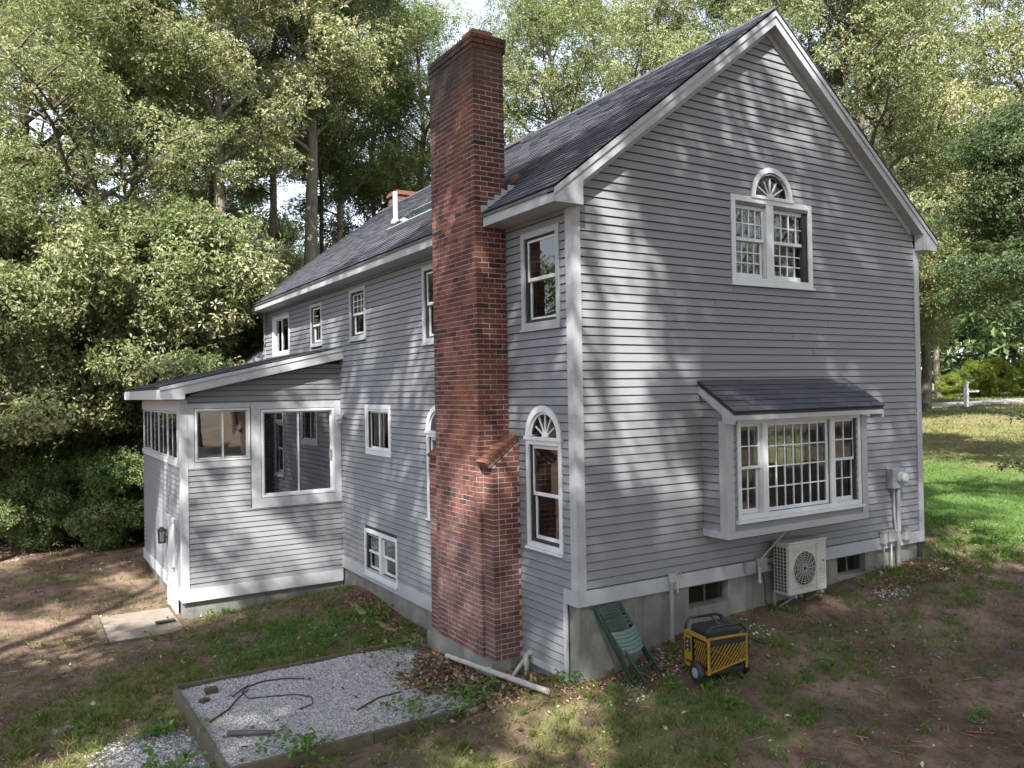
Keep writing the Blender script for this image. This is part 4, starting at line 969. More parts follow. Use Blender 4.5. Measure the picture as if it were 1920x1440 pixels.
# flood light
r = empty('flood_light', (-.03, 8.62, 2.34)); tag(r, 'white two-headed flood light beside the porch slider', 'flood light')
mb = MB(); mb.lathe(Matrix.Translation((-.02, 8.62, 2.36)) @ Matrix.Rotation(-PI/2, 4, 'Y'), [(.055,0),(.055,.03),(.02,.05)], 14); mb.build('mount', M['white'], r)
for dy, dz in ((-.05, .03), (.08, -.04)):
    d = Vector((-.75, dy*5, -.45)).normalized(); b = Vector((-.07, 8.62+dy, 2.37+dz))
    Mx = Matrix.Translation(b) @ d.to_track_quat('Z', 'Y').to_matrix().to_4x4()
    mb = MB(); mb.lathe(Mx, [(.02,-.03),(.035,.01),(.055,.09),(.06,.12),(.05,.122),(.0,.115)], 14); mb.build('lamp_head', M['white'], r, smooth=True)
# lantern
r = empty('wall_lantern', (PX-.1, 10.25, -.35)); tag(r, 'black wall lantern beside the outer porch door', 'lantern')
lx, ly, lz = PX-.16, 10.52, -.34
mb = MB(); mb.box(lx-.075, lx+.075, ly-.075, ly+.075, lz, lz+.03); mb.box(lx-.085, lx+.085, ly-.085, ly+.085, lz+.26, lz+.29)
for sx in (-1, 1):
    for sy in (-1, 1): mb.box(lx+sx*.065-.01, lx+sx*.065+.01, ly+sy*.065-.01, ly+sy*.065+.01, lz+.031, lz+.259)
mb.build('cage', M['black'], r)
mb = MB(); mb.hexa([(lx-.08,ly-.08,lz+.291),(lx+.08,ly-.08,lz+.291),(lx+.08,ly+.08,lz+.291),(lx-.08,ly+.08,lz+.291),(lx-.03,ly-.03,lz+.35),(lx+.03,ly-.03,lz+.35),(lx+.03,ly+.03,lz+.35),(lx-.03,ly+.03,lz+.35)]); mb.build('roof_cap', M['black'], r)
mb = MB(); mb.box(lx+.08, PX-.002, ly-.02, ly+.02, lz+.1, lz+.14); mb.box(PX-.02, PX-.003, ly-.05, ly+.05, lz+.02, lz+.24); mb.build('arm', M['black'], r)
mb = MB(); mb.tube([(lx, ly, lz+.03), (lx, ly, lz+.16)], .022, 8); mb.build('candle', M['white'], r)
mb = MB(); mb.box(lx-.06, lx+.06, ly-.06, ly+.06, lz+.035, lz+.255); mb.build('pane', M['glass'], r)

# portable generator
gr0 = Vector((1.5, -.87)); r = empty('generator', (1.45, -.95, g1(1.45, -.95)), math.radians(-8)); tag(r, 'yellow and black portable generator on the ground', 'generator')
gzb = g1(1.78, -.7)
gzb = g1(1.45, -.95); GM = Matrix.Translation((1.17, -1.15, gzb)) @ Matrix.Rotation(math.radians(-9), 4, 'Z') @ Matrix.Scale(1.1, 4)     # local box: x 0..0.55, y 0..0.48, z 0..0.7
gx_, gy_ = .56, .48
T = lambda x, y, z: GM @ Vector((x, y, z))
def rib_panel(mb, a, b, c, d, n, ang):    # slanted bars inside quad a-b (bottom) c-d (top)
    a, b, c, d = map(Vector, (a, b, c, d))
    for k in range(-n, n*2):
        pts = []
        for t in np.linspace(0, 1, 21):
            u = k/n+ang*t
            if 0 <= u <= 1: pts.append(a.lerp(b, u).lerp(d.lerp(c, u), t))
        if len(pts) >= 2: mb.bar(pts[0], pts[-1], .011, .012)
mb = MB(); mb.obox(GM, .05, gx_-.05, .04, gy_-.04, .17, .46); mb.build('engine', M['black'], r, bevel=.02)
mb = MB(); mb.obox(GM, .0, .03, .0, .03, .12, .55); mb.build('frame_post', M['yellow'], r, bevel=.005)
for bb in ((gx_-.03, gx_, 0, .03, .14, .55), (0, .03, gy_-.03, gy_, .12, .55), (gx_-.03, gx_, gy_-.03, gy_, .14, .55)): mb = MB(); mb.obox(GM, *bb); mb.build('frame_post', M['yellow'], r, bevel=.005)
for bb in ((.031, gx_-.031, .0, .028, .52, .55), (0, .028, .031, gy_-.031, .12, .16), (0, .028, .031, gy_-.031, .5, .55)): mb = MB(); mb.obox(GM, *bb); mb.build('frame_rail', M['yellow'], r, bevel=.005)
mb = MB(); mb.bar(T(.03,.012,.15), T(gx_-.02,.012,.25), .02, .025); mb.build('frame_rail', M['yellow'], r)
mb = MB(); rib_panel(mb, T(.03,.006,.17), T(gx_-.03,.006,.25), T(gx_-.03,.006,.51), T(.03,.006,.51), 9, .55); mb.bar(T(.03,-.004,.44), T(.33,-.004,.27), .03, .01); mb.build('grille', M['yellow'], r)
mb = MB(); rib_panel(mb, T(.006,.28,.2), T(.006,.05,.2), T(.006,.05,.48), T(.006,.28,.48), 6, .6); mb.build('grille', M['yellow'], r)
mb = MB(); mb.obox(GM, -.006, .012, .33, .45, .2, .49); mb.build('side_panel', M['yellow'], r, bevel=.004)
mb = MB(); mb.obox(GM, .035, gx_-.035, -.004, .006, .455, .515); mb.build('label_strip', M['black'], r)
mb = MB(); mb.obox(GM, -.012, -.004, .34, .44, .3, .46); mb.build('control_panel', M['black'], r)
mb = MB()
for k in range(3): mb.lathe(GM @ Matrix.Translation((-.012,.39,.32+.05*k)) @ Matrix.Rotation(-PI/2,4,'Y'), [(.016,0),(.016,.006),(0,.006)], 10); 
mb.build('outlets', M['metal_grey'], r, kind='stuff')
mb = MB(); mb.tube([T(.12,.5,.3), T(.45,.5,.3)], .06, 12); mb.build('muffler', M['metal_grey'], r)
mb = MB(); mb.obox(GM, .05, gx_-.04, .05, gy_-.05, .47, .62); mb.build('fuel_tank', M['black'], r, bevel=.035)
mb = MB(); mb.lathe(GM @ Matrix.Translation((.3,.25,.6)), [(.045,0),(.045,.025),(.03,.03),(0,.03)], 14); mb.build('fuel_cap', M['black'], r)
mb = MB()
for y in (.02, gy_-.02): mb.tube([T(.01,y,.54), T(.02,y,.62), T(.07,y,.67), T(gx_-.09,y,.67), T(gx_-.03,y,.62), T(gx_-.01,y,.54)], .017, 8)
mb.tube([T(.2,.02,.67), T(.22,.24,.73), T(.2,gy_-.02,.67)], .013, 8); mb.tube([T(.36,.02,.67), T(.36,.24,.73), T(.36,gy_-.02,.67)], .013, 8); mb.build('roll_bar', M['black'], r, smooth=True)
mb = MB(); mb.obox(GM, .08, gx_-.06, .03, gy_-.04, .11, .165); mb.build('base', M['black'], r, bevel=.01)
for y in (-.075, gx_+.015):
    Mx = GM @ Matrix.Translation((y, .16, .125)) @ Matrix.Rotation(PI/2, 4, 'Y')
    mb = MB(); mb.lathe(Mx, [(.06,0),(.115,.0),(.125,.015),(.125,.045),(.115,.06),(.06,.06)], 20); w_ = mb.build('wheel', M['black'], r, smooth=True)
    mb = MB(); mb.lathe(Mx, [(.058,-.004),(.058,.064),(.0,.064)], 14); mb.build('hub', M['metal_grey'], w_)
mb = MB(); mb.tube([T(gx_-.07,.03,.14), T(gx_-.06,.03,.0), T(gx_-.06,gy_-.03,.0), T(gx_-.07,gy_-.03,.14)], .014, 8); mb.build('foot_stand', M['black'], r)
mb = MB(); mb.tube([T(gx_,.06,.5), T(gx_+.22,.0,.4), T(gx_+.26,-.01,.39)], .014, 8); mb.tube([T(gx_,gy_-.06,.5), T(gx_+.22,gy_-.0,.42)], .014, 8); mb.build('handle', M['black'], r)
# folded plastic chair leaning on the foundation
fb = [Vector((.56,-.42,0)), Vector((.98,-.33,0))]; tp = [Vector((.21,-.06,-.03)), Vector((.62,-.06,-.01))]
for f in fb: f.z = g1(f.x, f.y)+.0
r = empty('folding_chair', ((fb[0]+fb[1])/2)); tag(r, 'faded green slatted plastic chair folded and leaning on the foundation', 'chair')
nrm = ((tp[0]-fb[0]).cross(fb[1]-fb[0])).normalized(); nrm = nrm if nrm.y < 0 else -nrm
R = lambda s, t, o=0: fb[0].lerp(fb[1], s).lerp(tp[0].lerp(tp[1], s), t) + nrm*o
for s in (0, 1): mb = MB(); mb.bar(R(s,0), R(s,1), .035, .06, nrm); mb.build('rail', M['chair'], r, bevel=.008)
for s in (.12, .88): mb = MB(); mb.bar(R(s,-.03,.16), R(s,.42,.08), .03, .045, nrm); mb.build('leg', M['chair'], r, bevel=.006)
mb = MB(); mb.bar(R(.12,.13,.13), R(.88,.13,.13), .05, .02, nrm); mb.build('stretcher', M['chair'], r, bevel=.004)
def slat(t, h, bow, o, mat, s0=.04, s1=.96, sag=0.):
    mb = MB(); N = 8
    for k in range(N):
        q = []
        for s in (k/N, (k+1)/N):
            S_ = s0+(s1-s0)*s; c = 1-(2*s-1)**2; q.append((R(S_, t-h/2-sag*c, o+bow*c), R(S_, t+h/2-sag*c, o+bow*c)))
        (a, b), (c_, d) = q; mb.hexa([a, c_, d, b, a+nrm*.014, c_+nrm*.014, d+nrm*.014, b+nrm*.014])
    mb.build('slat', M[mat], r)
for k in range(4): slat(.975-.04*k, .029, -.01, .03, 'chair', .03, .97)
for k in range(3): slat(.80-.052*k, .04, .03, .05, 'chair', .02, 1.0)
for k in range(6): slat(.645-.05*k, .041, .06, .07, 'chair_seat', .0+.012*k, 1.0-.012*k, .035)

# ------------------------------------------------------------------ yard things
def on(x, y, h=0): return Vector((x, y, g1(x, y)+h))
BEDZ = -1.27
r = empty('gravel_bed_frame', (-2.6, 2.2, BEDZ-.1)); tag(r, 'weathered timber frame round the gravel bed', 'timber frame')
for a, b, h0, h1 in (((-4.36,3.76),(-2.5,3.76),-.3,.02),((-2.49,3.765),(-.72,3.775),-.25,.015),((-4.37,3.70),(-4.33,2.2),-.4,.03),((-4.33,2.19),(-4.3,.62),-.4,.03),((-4.25,.66),(-2.6,.70),-.3,.03),((-2.59,.7),(-.85,.76),-.3,.02)):
    va, vb = Vector((*a, BEDZ)), Vector((*b, BEDZ)); hh = (h0+h1)/2
    mb = MB(); mb.bar(va+Vector((0,0,hh)), vb+Vector((0,0,hh+random.uniform(-.01,.01))), .055, h1-h0); mb.build('plank', M['timber'], r, bevel=.006)
# gravel sheet inside the frame and the pebbles on it
def pebbles(name, n, fn, size, mat, z_off=.0):
    oc = np.array([(1,0,0),(-1,0,0),(0,1,0),(0,-1,0),(0,0,1),(0,0,-1)], float); of = np.array([(0,2,4),(2,1,4),(1,3,4),(3,0,4),(2,0,5),(1,2,5),(3,1,5),(0,3,5)])
    P = fn(n); m = len(P); s = rng.uniform(size[0], size[1], (m,1,1))*rng.uniform(.6, 1.3, (m,1,3)); s[:,:,2] *= .7
    a = rng.uniform(0, 2*PI, m); V = oc[None]*s; V = V + rng.normal(0, .12, V.shape)*s
    ca, sa = np.cos(a)[:,None], np.sin(a)[:,None]; V = np.stack([V[...,0]*ca-V[...,1]*sa, V[...,0]*sa+V[...,1]*ca, V[...,2]], -1) + P[:,None,:]
    F = (of[None] + (np.arange(m)*6)[:,None,None]).reshape(-1, 3)
    return np_mesh(name, V.reshape(-1,3), F, mat, dict(rnd=np.repeat(rng.random(m), 6)))
t = NT('pebble'); rr = t.attr('rnd'); M['pebble'] = t.fin(t.ramp(rr, [(0,(.2,.198,.205)),(.4,(.34,.337,.35)),(.75,(.43,.428,.445)),(.94,(.52,.515,.52)),(1,(.26,.21,.17))]), .85, .2)
bx, by = np.arange(-4.34, -.7, .08), np.arange(.74, 3.74, .08); BXX, BYY = np.meshgrid(bx, by)
def bedz(x, y):
    lit = ell(x+(fbm(x,y,1.5,3)-.5)*.6, y, -.45, 2.0, .75, 1.05, .3)
    return np.maximum(BEDZ-.03+(fbm(x, y, 1.2, 40)-.5)*.06+.0*x, gz(x, y)+.012-.06*lit)
ii = np.arange(BXX.size).reshape(BXX.shape); F = np.stack([ii[:-1,:-1], ii[:-1,1:], ii[1:,1:], ii[1:,:-1]], -1).reshape(-1,4)
t = NT('gravel_sheet'); p = t.geo(); n1 = t.noise(p, 60, 4, .75); n2 = t.noise(p, 1.6, 5, .65)
c = t.mix(t.g(n1, .35, .65), (.17,.168,.172), (.42,.415,.43)); c = t.mix(t.math('MULTIPLY', t.g(n2, .52, .72), .6), c, (.12,.085,.065)); t.bump(n1, .9, .02); M['gravel'] = t.fin(c, .95, .1)
gb = np_mesh('gravel', np.stack([BXX.ravel(), BYY.ravel(), bedz(BXX.ravel(), BYY.ravel())], -1), F, M['gravel'], None, True)
tag(link('gravel', gb), 'pale grey crushed gravel bed inside the timber frame', kind='structure')
def bedpts(n):
    x = rng.uniform(-4.32, -.75, n); y = rng.uniform(.76, 3.72, n); k = (ell(x+(fbm(x,y,1.5,3)-.5)*.6, y, -.45, 2.0, .75, 1.05, .3) < rng.random(n)); x, y = x[k], y[k]
    return np.stack([x, y, bedz(x, y)+.004], -1)
tag(link('pebbles', pebbles('pebbles', 34000, bedpts, (.008, .016), M['pebble'])), 'crushed stone covering the framed bed', kind='stuff')
def outpts(n):
    x = rng.uniform(-6, -4.35, n); y = rng.uniform(0, 3, n); k = (ell(x+(fbm(x,y,1.7,8)-.5)*.7, y, -5.0, 1.7, .6, 1.0, .35) > rng.random(n)); x, y = x[k], y[k]; return np.stack([x, y, gz(x, y)+.004], -1)
tag(link('pebbles', pebbles('pebbles_outside', 9000, outpts, (.01, .022), M['pebble'])), 'crushed stone spilled left of the timber frame', kind='stuff')
def lime(n):
    c = rng.choice(4, n); cc = np.array([(1.2,-.3),(2.7,-.5),(5.6,-.75),(.3,-.5)])[c]; x = cc[:,0]+rng.normal(0,.22,n); y = cc[:,1]+rng.normal(0,.13,n); return np.stack([x, y, gz(x,y)+.004], -1)
tag(link('pebbles', pebbles('pebbles_wall', 420, lime, (.01,.026), M['pebble'])), 'loose pale pebbles along the foundation', kind='stuff')

# pipes on the ground
def pipe(name, lab, cat, pts, rad, mat='pvc', extra=None):
    mb = MB(); mb.tube(pts, rad, 10); o = mb.build(name, M[mat], None, smooth=False); tag(o, lab, cat); return o
a, b = on(-.62, 2.62, .09), on(-.5, .02, .05); o = pipe('drain_pipe', 'long grey white drain pipe lying past the chimney foot', 'pipe', [a, a.lerp(b, .48)], .036)
mb = MB(); q0_, q1_ = a.lerp(b, .47), b; mb.tube([q0_, q1_], .04, 10); mb.build('pipe_section', M['pvc'], o)
for q in ((.455,.49),(.78,.80)): mb = MB(); mb.tube([a.lerp(b,q[0]), a.lerp(b,q[1])], .047, 10); mb.build('coupling', M['pvc'], o)
pipe('drain_pipe', 'short white pipe leaning on the standpipe', 'pipe', [on(-.46, 1.02, .04), Vector((.0, 1.22, -.9))], .026)
r = on(-.12, 1.12); o = pipe('standpipe', 'white standpipe with elbow beside the chimney', 'pipe', [r-Vector((0,0,.05)), r+Vector((0,0,.2)), r+Vector((.02,.02,.25)), r+Vector((.08,.03,.27)), r+Vector((.14,.03,.27))], .034)
mb = MB(); mb.tube([r+Vector((0,0,.13)), r+Vector((0,0,.21))], .044, 10); mb.tube([r+Vector((.06,.03,.268)), r+Vector((.1,.03,.27))], .042, 10); mb.build('elbow_collar', M['pvc'], o)
pipe('black_hose', 'thin black hose looped on the gravel', 'hose', [Vector((x, y, float(bedz(np.array([x]), np.array([y]))[0])+.02)) for x, y in ((-3.45,3.3),(-3.6,3.05),(-3.58,2.75),(-3.3,2.62),(-3.02,2.5),(-2.85,2.3),(-2.9,2.08),(-3.1,2.0))], .008, 'black')
pipe('black_hose', 'thin black hose arc at the back of the gravel', 'hose', [Vector((x, y, float(bedz(np.array([x]), np.array([y]))[0])+.025)) for x, y in ((-3.75,2.95),(-3.55,3.18),(-3.25,3.3),(-2.95,3.25),(-2.72,3.05))], .009, 'black')
pipe('dark_pipe', 'dark plastic pipe end lying on the gravel', 'pipe', [Vector((-4.1,1.62,BEDZ+.03)), Vector((-3.7,1.4,BEDZ+.03)), Vector((-3.6,1.36,BEDZ+.025))], [.035,.03,.02], 'dark_strip')
for lab, pts in (('thin dark branch lying across the gravel corner', [(-4.2,2.2),(-3.9,2.5),(-3.7,2.85),(-3.5,3.1)]), ('crooked twig near the front timber', [(-2.5,1.5),(-2.1,1.75),(-1.75,1.8)])):
    pipe('stick', lab, 'stick', [Vector((x, y, float(bedz(np.array([x]), np.array([y]))[0])+.02)) for x, y in pts], [.013-.002*k for k in range(len(pts))], 'stick')
# wood scraps
def plank(name, lab, x, y, l, w, th, ang, mat='scrap', tilt=0., h=.02, cat='board'):
    Mx = Matrix.Translation(on(x, y, h)) @ Matrix.Rotation(ang, 4, 'Z') @ Matrix.Rotation(tilt, 4, 'Y'); mb = MB(); mb.obox(Mx, -l/2, l/2, -w/2, w/2, -th/2, th/2)
    return tag(mb.build(name, M[mat], None, bevel=.004), lab, cat)
plank('board', 'broken pale board stub in front of the drain pipe', -1.0, .55, .34, .13, .03, 1.1, tilt=.08)
plank('board', 'pale offcut behind the board stub', -.72, .72, .36, .08, .03, .1)
plank('board', 'thin stake leaning near the standpipe', .12, .62, .42, .05, .03, 2.0, tilt=-.15, h=.05)
plank('board', 'short grey stake end on the stones', .34, .5, .25, .06, .05, .5, 'timber')
plank('board', 'grey green board lying at the chimney corner', -.72, 2.85, .75, .16, .04, 1.9, 'timber', h=.05)
plank('board', 'long thin edging board behind the leaf litter', -.55, 3.45, 1.0, .05, .06, 1.75, 'timber', h=.03)
plank('board', 'pale plank lying in the grass by the side wall', -.55, 6.6, .9, .12, .03, 1.45, h=.02)
plank('board', 'second pale plank nearer the chimney', -.5, 5.35, .8, .1, .03, 1.62, h=.02)
plank('bark_chip', 'pale bark scrap beside the front timber', -1.85, .9, .3, .16, .03, .35, cat='bark scrap')
plank('bark_chip', 'pale bark scrap right of the front timber', -1.2, .62, .34, .1, .03, .2, cat='bark scrap')
# slab at the porch door
z_ = g1(-4.2, 8.9); r = empty('stone_slab', (-4.2, 8.95, z_)); tag(r, 'worn concrete pad with wood edging below the porch door', 'pad')
mb = MB(); mb.box(-4.82, -3.5, 8.0, 10.0, z_-.15, z_+.045); mb.build('pad', M['slab'], r, bevel=.01)
mb = MB(); mb.bar((-4.9,7.85,z_+.03), (-4.9,10.1,z_+.03), .12, .1); mb.build('edging', M['timber'], r); mb = MB(); mb.bar((-4.83,7.92,z_+.02), (-3.7,7.92,z_+.02), .06, .08); mb.build('edging', M['timber'], r)
plank('vent_grate', 'small dark grate on the concrete pad', -3.75, 8.75, .36, .14, .03, .1, 'black', h=.07, cat='grate')
plank('flat_stone', 'pale flat stone in the grass left of the frame', -5.75, 3.6, .22, .15, .06, .4, 'concrete', cat='stone')
for k, (x, y, s) in enumerate(((-3.95, 3.35, .16), (-4.1, 3.05, .12))):
    plank('brown_stone', ('brown stone in the back corner of the gravel', 'small brown stone by the left timber')[k], x, y, s, s*.8, s*.5, .5*k, 'stick', h=.14, cat='stone')
# mailbox post by the road
px_ = at(1811, 46.0); r = empty('mailbox_post', px_); tag(r, 'white wooden mailbox post at the roadside', 'post')
B = Vector(px_); mb = MB(); mb.box(B.x-.1, B.x+.1, B.y-.1, B.y+.1, B.z-.3, B.z+1.32); mb.build('post', M['post'], r, bevel=.01)
mb = MB(); mb.box(B.x-.13, B.x+.13, B.y-.13, B.y+.13, B.z+1.321, B.z+1.38); mb.build('cap', M['post'], r)
mb = MB(); mb.box(B.x-.12, B.x+.12, B.y-.12, B.y+.12, B.z+.45, B.z+.53); mb.build('band', M['post'], r)
mb = MB(); mb.bar(B+Vector((.1,-.06,.85)), B+Vector((.62,-.38,.85)), .08, .09); mb.build('arm', M['post'], r)

# ------------------------------------------------------------------ vegetation
def unit(a): return a/np.maximum(np.linalg.norm(a, axis=-1, keepdims=True), 1e-9)
def leaves(C, N, k, size, rnd, droop=.25, ratio=.46, seed=0):
    """C centres, N axes of leaf sprays; k leaves round each"""
    g = np.random.default_rng(seed); m = len(C)
    t1 = unit(np.cross(N, g.normal(size=(m,3)))); t2 = np.cross(N, t1)
    a = (np.arange(k)[None]*2*PI/k + g.uniform(0, 2*PI, (m,1)) + g.normal(0,.35,(m,k)))
    ph = g.normal(-droop+.1, .35, (m,k))
    D = (np.cos(a)[...,None]*t1[:,None]+np.sin(a)[...,None]*t2[:,None])*np.cos(ph)[...,None] + N[:,None]*np.sin(ph)[...,None]
    L = size*g.uniform(.65, 1.25, (m,k,1)); B = C[:,None] + D*L*.25
    Wv = unit(np.cross(np.broadcast_to(N[:,None], D.shape)+g.normal(0,.45,D.shape), D)); up = np.cross(D, Wv)
    w = L*ratio*.5; sag = -up*0
    v = np.stack([B, B+D*L*.5+Wv*w+up*w*.35, B+D*L-up*L*.1, B+D*L*.5-Wv*w+up*w*.35], 2).reshape(-1,3)
    n = m*k; f = np.array([[0,1,2],[0,2,3]])[None]+(np.arange(n)*4)[:,None,None]
    r = np.clip(np.repeat(rnd, k)+g.normal(0,.16,n), 0, 1); return v, f.reshape(-1,3), np.repeat(r, 4)
class TreeKind:
    def __init__(s, seed, H, r0, base, crown, nlimb, ncl, leaf, lm, bark, k=6, wander=.03, fork=None, flat=.7, blob=(.9,1.7), hue=(.2,.8), top=.97, dens_in=.55):
        g = random.Random(seed); gn = np.random.default_rng(seed); mb = MB(); bl = []
        n = 9; path = []; x = y = 0
        for i in range(n):
            path.append(Vector((x, y, H*.93*i/(n-1)))); x += g.gauss(0, wander)*H/n*2; y += g.gauss(0, wander)*H/n*2
        rad = [r0*(1.25 if i == 0 else 1)*(1-.93*(i/(n-1))**1.1)+.015 for i in range(n)]
        mb.tube([path[0]-Vector((0,0,.6))]+path, [rad[0]*1.3]+rad, 10)
        def along(z): 
            f = min(max(z/(H*.93), 0), .999)*(n-1); i = int(f); return path[i].lerp(path[i+1], f-i), rad[i]+(rad[i+1]-rad[i])*(f-i)
        env = lambda t: crown*max(.25, math.sin(PI*(.12+.80*t)))**.75
        for i in range(nlimb):
            t = (i+.5)/nlimb; z0 = base*.85+(H*.88-base*.85)*t**.95; p0, rr = along(z0)
            az = i*2.4+g.uniform(-.5,.5); ln = env(t)*g.uniform(.75,1.1); el = g.uniform(.15,.55)+t*.5
            if ln < .4: continue
            d = Vector((math.cos(az)*math.cos(el), math.sin(az)*math.cos(el), math.sin(el))); pts = [p0]; q = p0; m = 5
            for j in range(m):
                d = (d+Vector((g.gauss(0,.18), g.gauss(0,.18), g.gauss(.0,.13)))).normalized(); q = q+d*ln/m; pts.append(q)
            r1 = max(.02, min(rr*.6, .035*ln)); mb.tube(pts, [r1*(1-.8*j/m) for j in range(m+1)], 6, False)
            bl.append((pts[-1], g.uniform(*blob)))
            for j in (1, 2, 2, 3, 3, 4, 4, 5):
                if ln < 1.8 and j < 3: continue
                if j == 1 and g.random() < .5: continue
                sd = (d.cross(Vector((0,0,1))).normalized()*g.choice((-1,1))+d*.5+Vector((0,0,g.uniform(-.3,.5)))).normalized(); l2 = ln*g.uniform(.22,.42)
                e = pts[j]+sd*l2; mb.tube([pts[j], pts[j].lerp(e,.5)+Vector((0,0,.05*l2)), e], [r1*.45, r1*.3, r1*.12], 4, False)
                bl.append((e, g.uniform(*blob)*.85))
        bl.append((path[-1], blob[1]*.9))
        s.trunk = mb.mesh('trunk', bark, smooth=True)
        c = np.array([b[0] for b in bl]); r = np.array([b[1] for b in bl]); hue = np.clip(gn.uniform(hue[0], hue[1], len(bl))+gn.normal(0,.12,len(bl)), 0, 1)
        w = r**2; idx = gn.choice(len(bl), ncl, p=w/w.sum()); d = unit(gn.normal(size=(ncl,3)))
        rad_ = r[idx]*(dens_in*.6+(1-dens_in*.6)*gn.random(ncl)**.6+.22*np.abs(gn.normal(0,1,ncl))); P = c[idx]+d*rad_[:,None]*np.array([1,1,flat])
        N = unit(d*.8+np.array([0,0,.5])+gn.normal(0,.45,(ncl,3)))
        keep = P[:,2] > .15; P, N, hu = P[keep], N[keep], hue[idx][keep]+d[keep][:,2]*.0
        v, f, rr = leaves(P, N, k, leaf, hu, seed=seed)
        s.crown = np_mesh('crown', v, f, lm, dict(rnd=rr)); s.H = H
TK = dict(
 oak=TreeKind(11, 23, .30, 5.0, 6.0, 34, 17000, .145, M['leaf_oak'], M['bark'], blob=(.6,1.25)),
 oak2=TreeKind(12, 21, .26, 3.5, 5.2, 30, 17500, .125, M['leaf_oak'], M['bark'], hue=(.05,.65), blob=(.55,1.2)),
 airy=TreeKind(13, 26, .30, 13.5, 4.6, 24, 13000, .135, M['leaf_oak'], M['bark_light'], hue=(.3,.95), blob=(.5,1.0)),
 airy2=TreeKind(14, 24, .22, 13.5, 3.6, 20, 9000, .13, M['leaf_mid'], M['bark_light'], blob=(.45,.95)),
 mid=TreeKind(15, 10, .13, 3.9, 3.3, 22, 11500, .15, M['leaf_oak'], M['bark_dark'], hue=(.1,.75), blob=(.5,1.05)),
 green=TreeKind(16, 8.5, .12, .8, 3.0, 22, 14000, .115, M['leaf_mid'], M['bark_dark'], blob=(.6,1.1)),
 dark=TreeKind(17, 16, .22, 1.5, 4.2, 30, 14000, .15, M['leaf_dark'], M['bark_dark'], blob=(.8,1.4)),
 hemlock=TreeKind(23, 12, .16, 4.6, 3.2, 24, 9000, .13, M['leaf_dark'], M['bark_dark'], blob=(.6,1.1), flat=.4),
 bush=TreeKind(18, 3.4, .05, .2, 1.7, 14, 7000, .1, M['leaf_mid'], M['bark_dark'], blob=(.4,.75), hue=(.2,.9)),
 lime=TreeKind(19, 3.2, .05, .2, 1.8, 14, 3500, .16, M['leaf_lime'], M['bark_dark'], blob=(.5,.8)),
 shade=TreeKind(21, 20, .28, 11.5, 5.2, 3, 1500, .25, M['leaf_oak'], M['bark'], blob=(.6,1.2), dens_in=.3),
 shade3=TreeKind(24, 20, .28, 11.5, 5.2, 9, 4600, .25, M['leaf_oak'], M['bark'], blob=(.7,1.35), dens_in=.3),
 shade4=TreeKind(26, 20, .2, 11.5, 4.6, 1, 420, .25, M['leaf_oak'], M['bark'], blob=(.5,.95), dens_in=.3),
 shade5=TreeKind(27, 20, .2, 12.5, 4.2, 2, 900, .25, M['leaf_oak'], M['bark'], blob=(.45,.85), dens_in=.3),
 shade2=TreeKind(22, 20, .28, 11.5, 5.2, 4, 2400, .25, M['leaf_oak'], M['bark'], blob=(.7,1.3), dens_in=.3),
)
def tree(kind, label, x, y, s=1.0, rz=0., name='oak_tree', cat='tree', group='trees around the yard', lean=(0,0), sz=None, dz=-.05):
    k = TK[kind]; z = g1(x, y)+dz
    o = bpy.data.objects.new(name, None); COL.objects.link(o); o.location = (x, y, z); o.rotation_euler = (lean[0], lean[1], rz); o.scale = (s, s, sz or s); o.empty_display_size = .3
    o.matrix_basis = Matrix.LocRotScale(o.location, o.rotation_euler, o.scale); WORLD[o.name] = o.matrix_basis.copy()
    tag(o, label, cat, group)
    for nm, me in (('trunk', k.trunk), ('crown', k.crown)):
        c = bpy.data.objects.new(nm, me); COL.objects.link(c); c.parent = o
    return o
def tpx(kind, label, px, depth, s=1.0, rz=None, **kw):
    x, y, z = at(px, depth); return tree(kind, label, x, y, s, random.uniform(0, 6.28) if rz is None else rz, **kw)
G = 'broadleaf trees of the wood behind the house'
# wood on the left and behind the house, near to far
tpx('oak', 'big oak filling the upper left corner of the view', 70, 27, 1.0, .4, group=G)
tpx('mid', 'young oak with rounded yellow green crown left of the porch', 285, 23.5, 1.0, 1.2, group=G)
tpx('mid', 'low oak at the left edge with leaves down to the ground', -20, 21, .95, 3.0, group=G)
tpx('green', 'small green tree low behind the porch corner', 175, 25, .9, 2.0, group=G)
tpx('oak2', 'oak whose crown hangs above the young oak left of the porch', 250, 32, 1.0, 2.2, group=G)
tpx('oak2', 'dense oak in front of the big trunks at the upper left', 165, 24.5, .95, 4.0, group=G)
tpx('airy', 'slender oak with bare pale trunk left of the forked trunk', 445, 27, .92, .7, group=G, lean=(0, -.05))
tpx('airy2', 'thin bare trunk leaning just right of the slender oak', 478, 32, 1.0, 1.9, group=G, lean=(.02, -.06))
tpx('airy', 'tall oak with thick light trunk rising behind the far roof corner', 583, 29.5, 1.08, 4.2, group=G)
tpx('green', 'fresh green sapling behind the far corner of the roof', 430, 25, .95, 5.1, group=G)
tpx('mid', 'yellow tinged sapling just above the far roof edge', 560, 26.5, .66, .2, group=G)
tpx('green', 'green sapling low between porch roof and slender oak', 330, 28, 1.0, 3.6, group=G)
tpx('oak2', 'oak behind the small far chimney', 715, 40, .95, 5.5, group=G)
tpx('oak2', 'oak just left of the brick chimney top', 785, 39, 1.08, 2.5, group=G)
tpx('oak2', 'lower oak half hidden by the brick chimney', 860, 47, .95, 4.5, group=G)
tpx('airy2', 'narrow tree between thick trunk and brick chimney', 640, 34, .95, 2.9, group=G)
tpx('oak2', 'oak immediately right of the brick chimney top', 1050, 35, 1.0, .9, group=G)
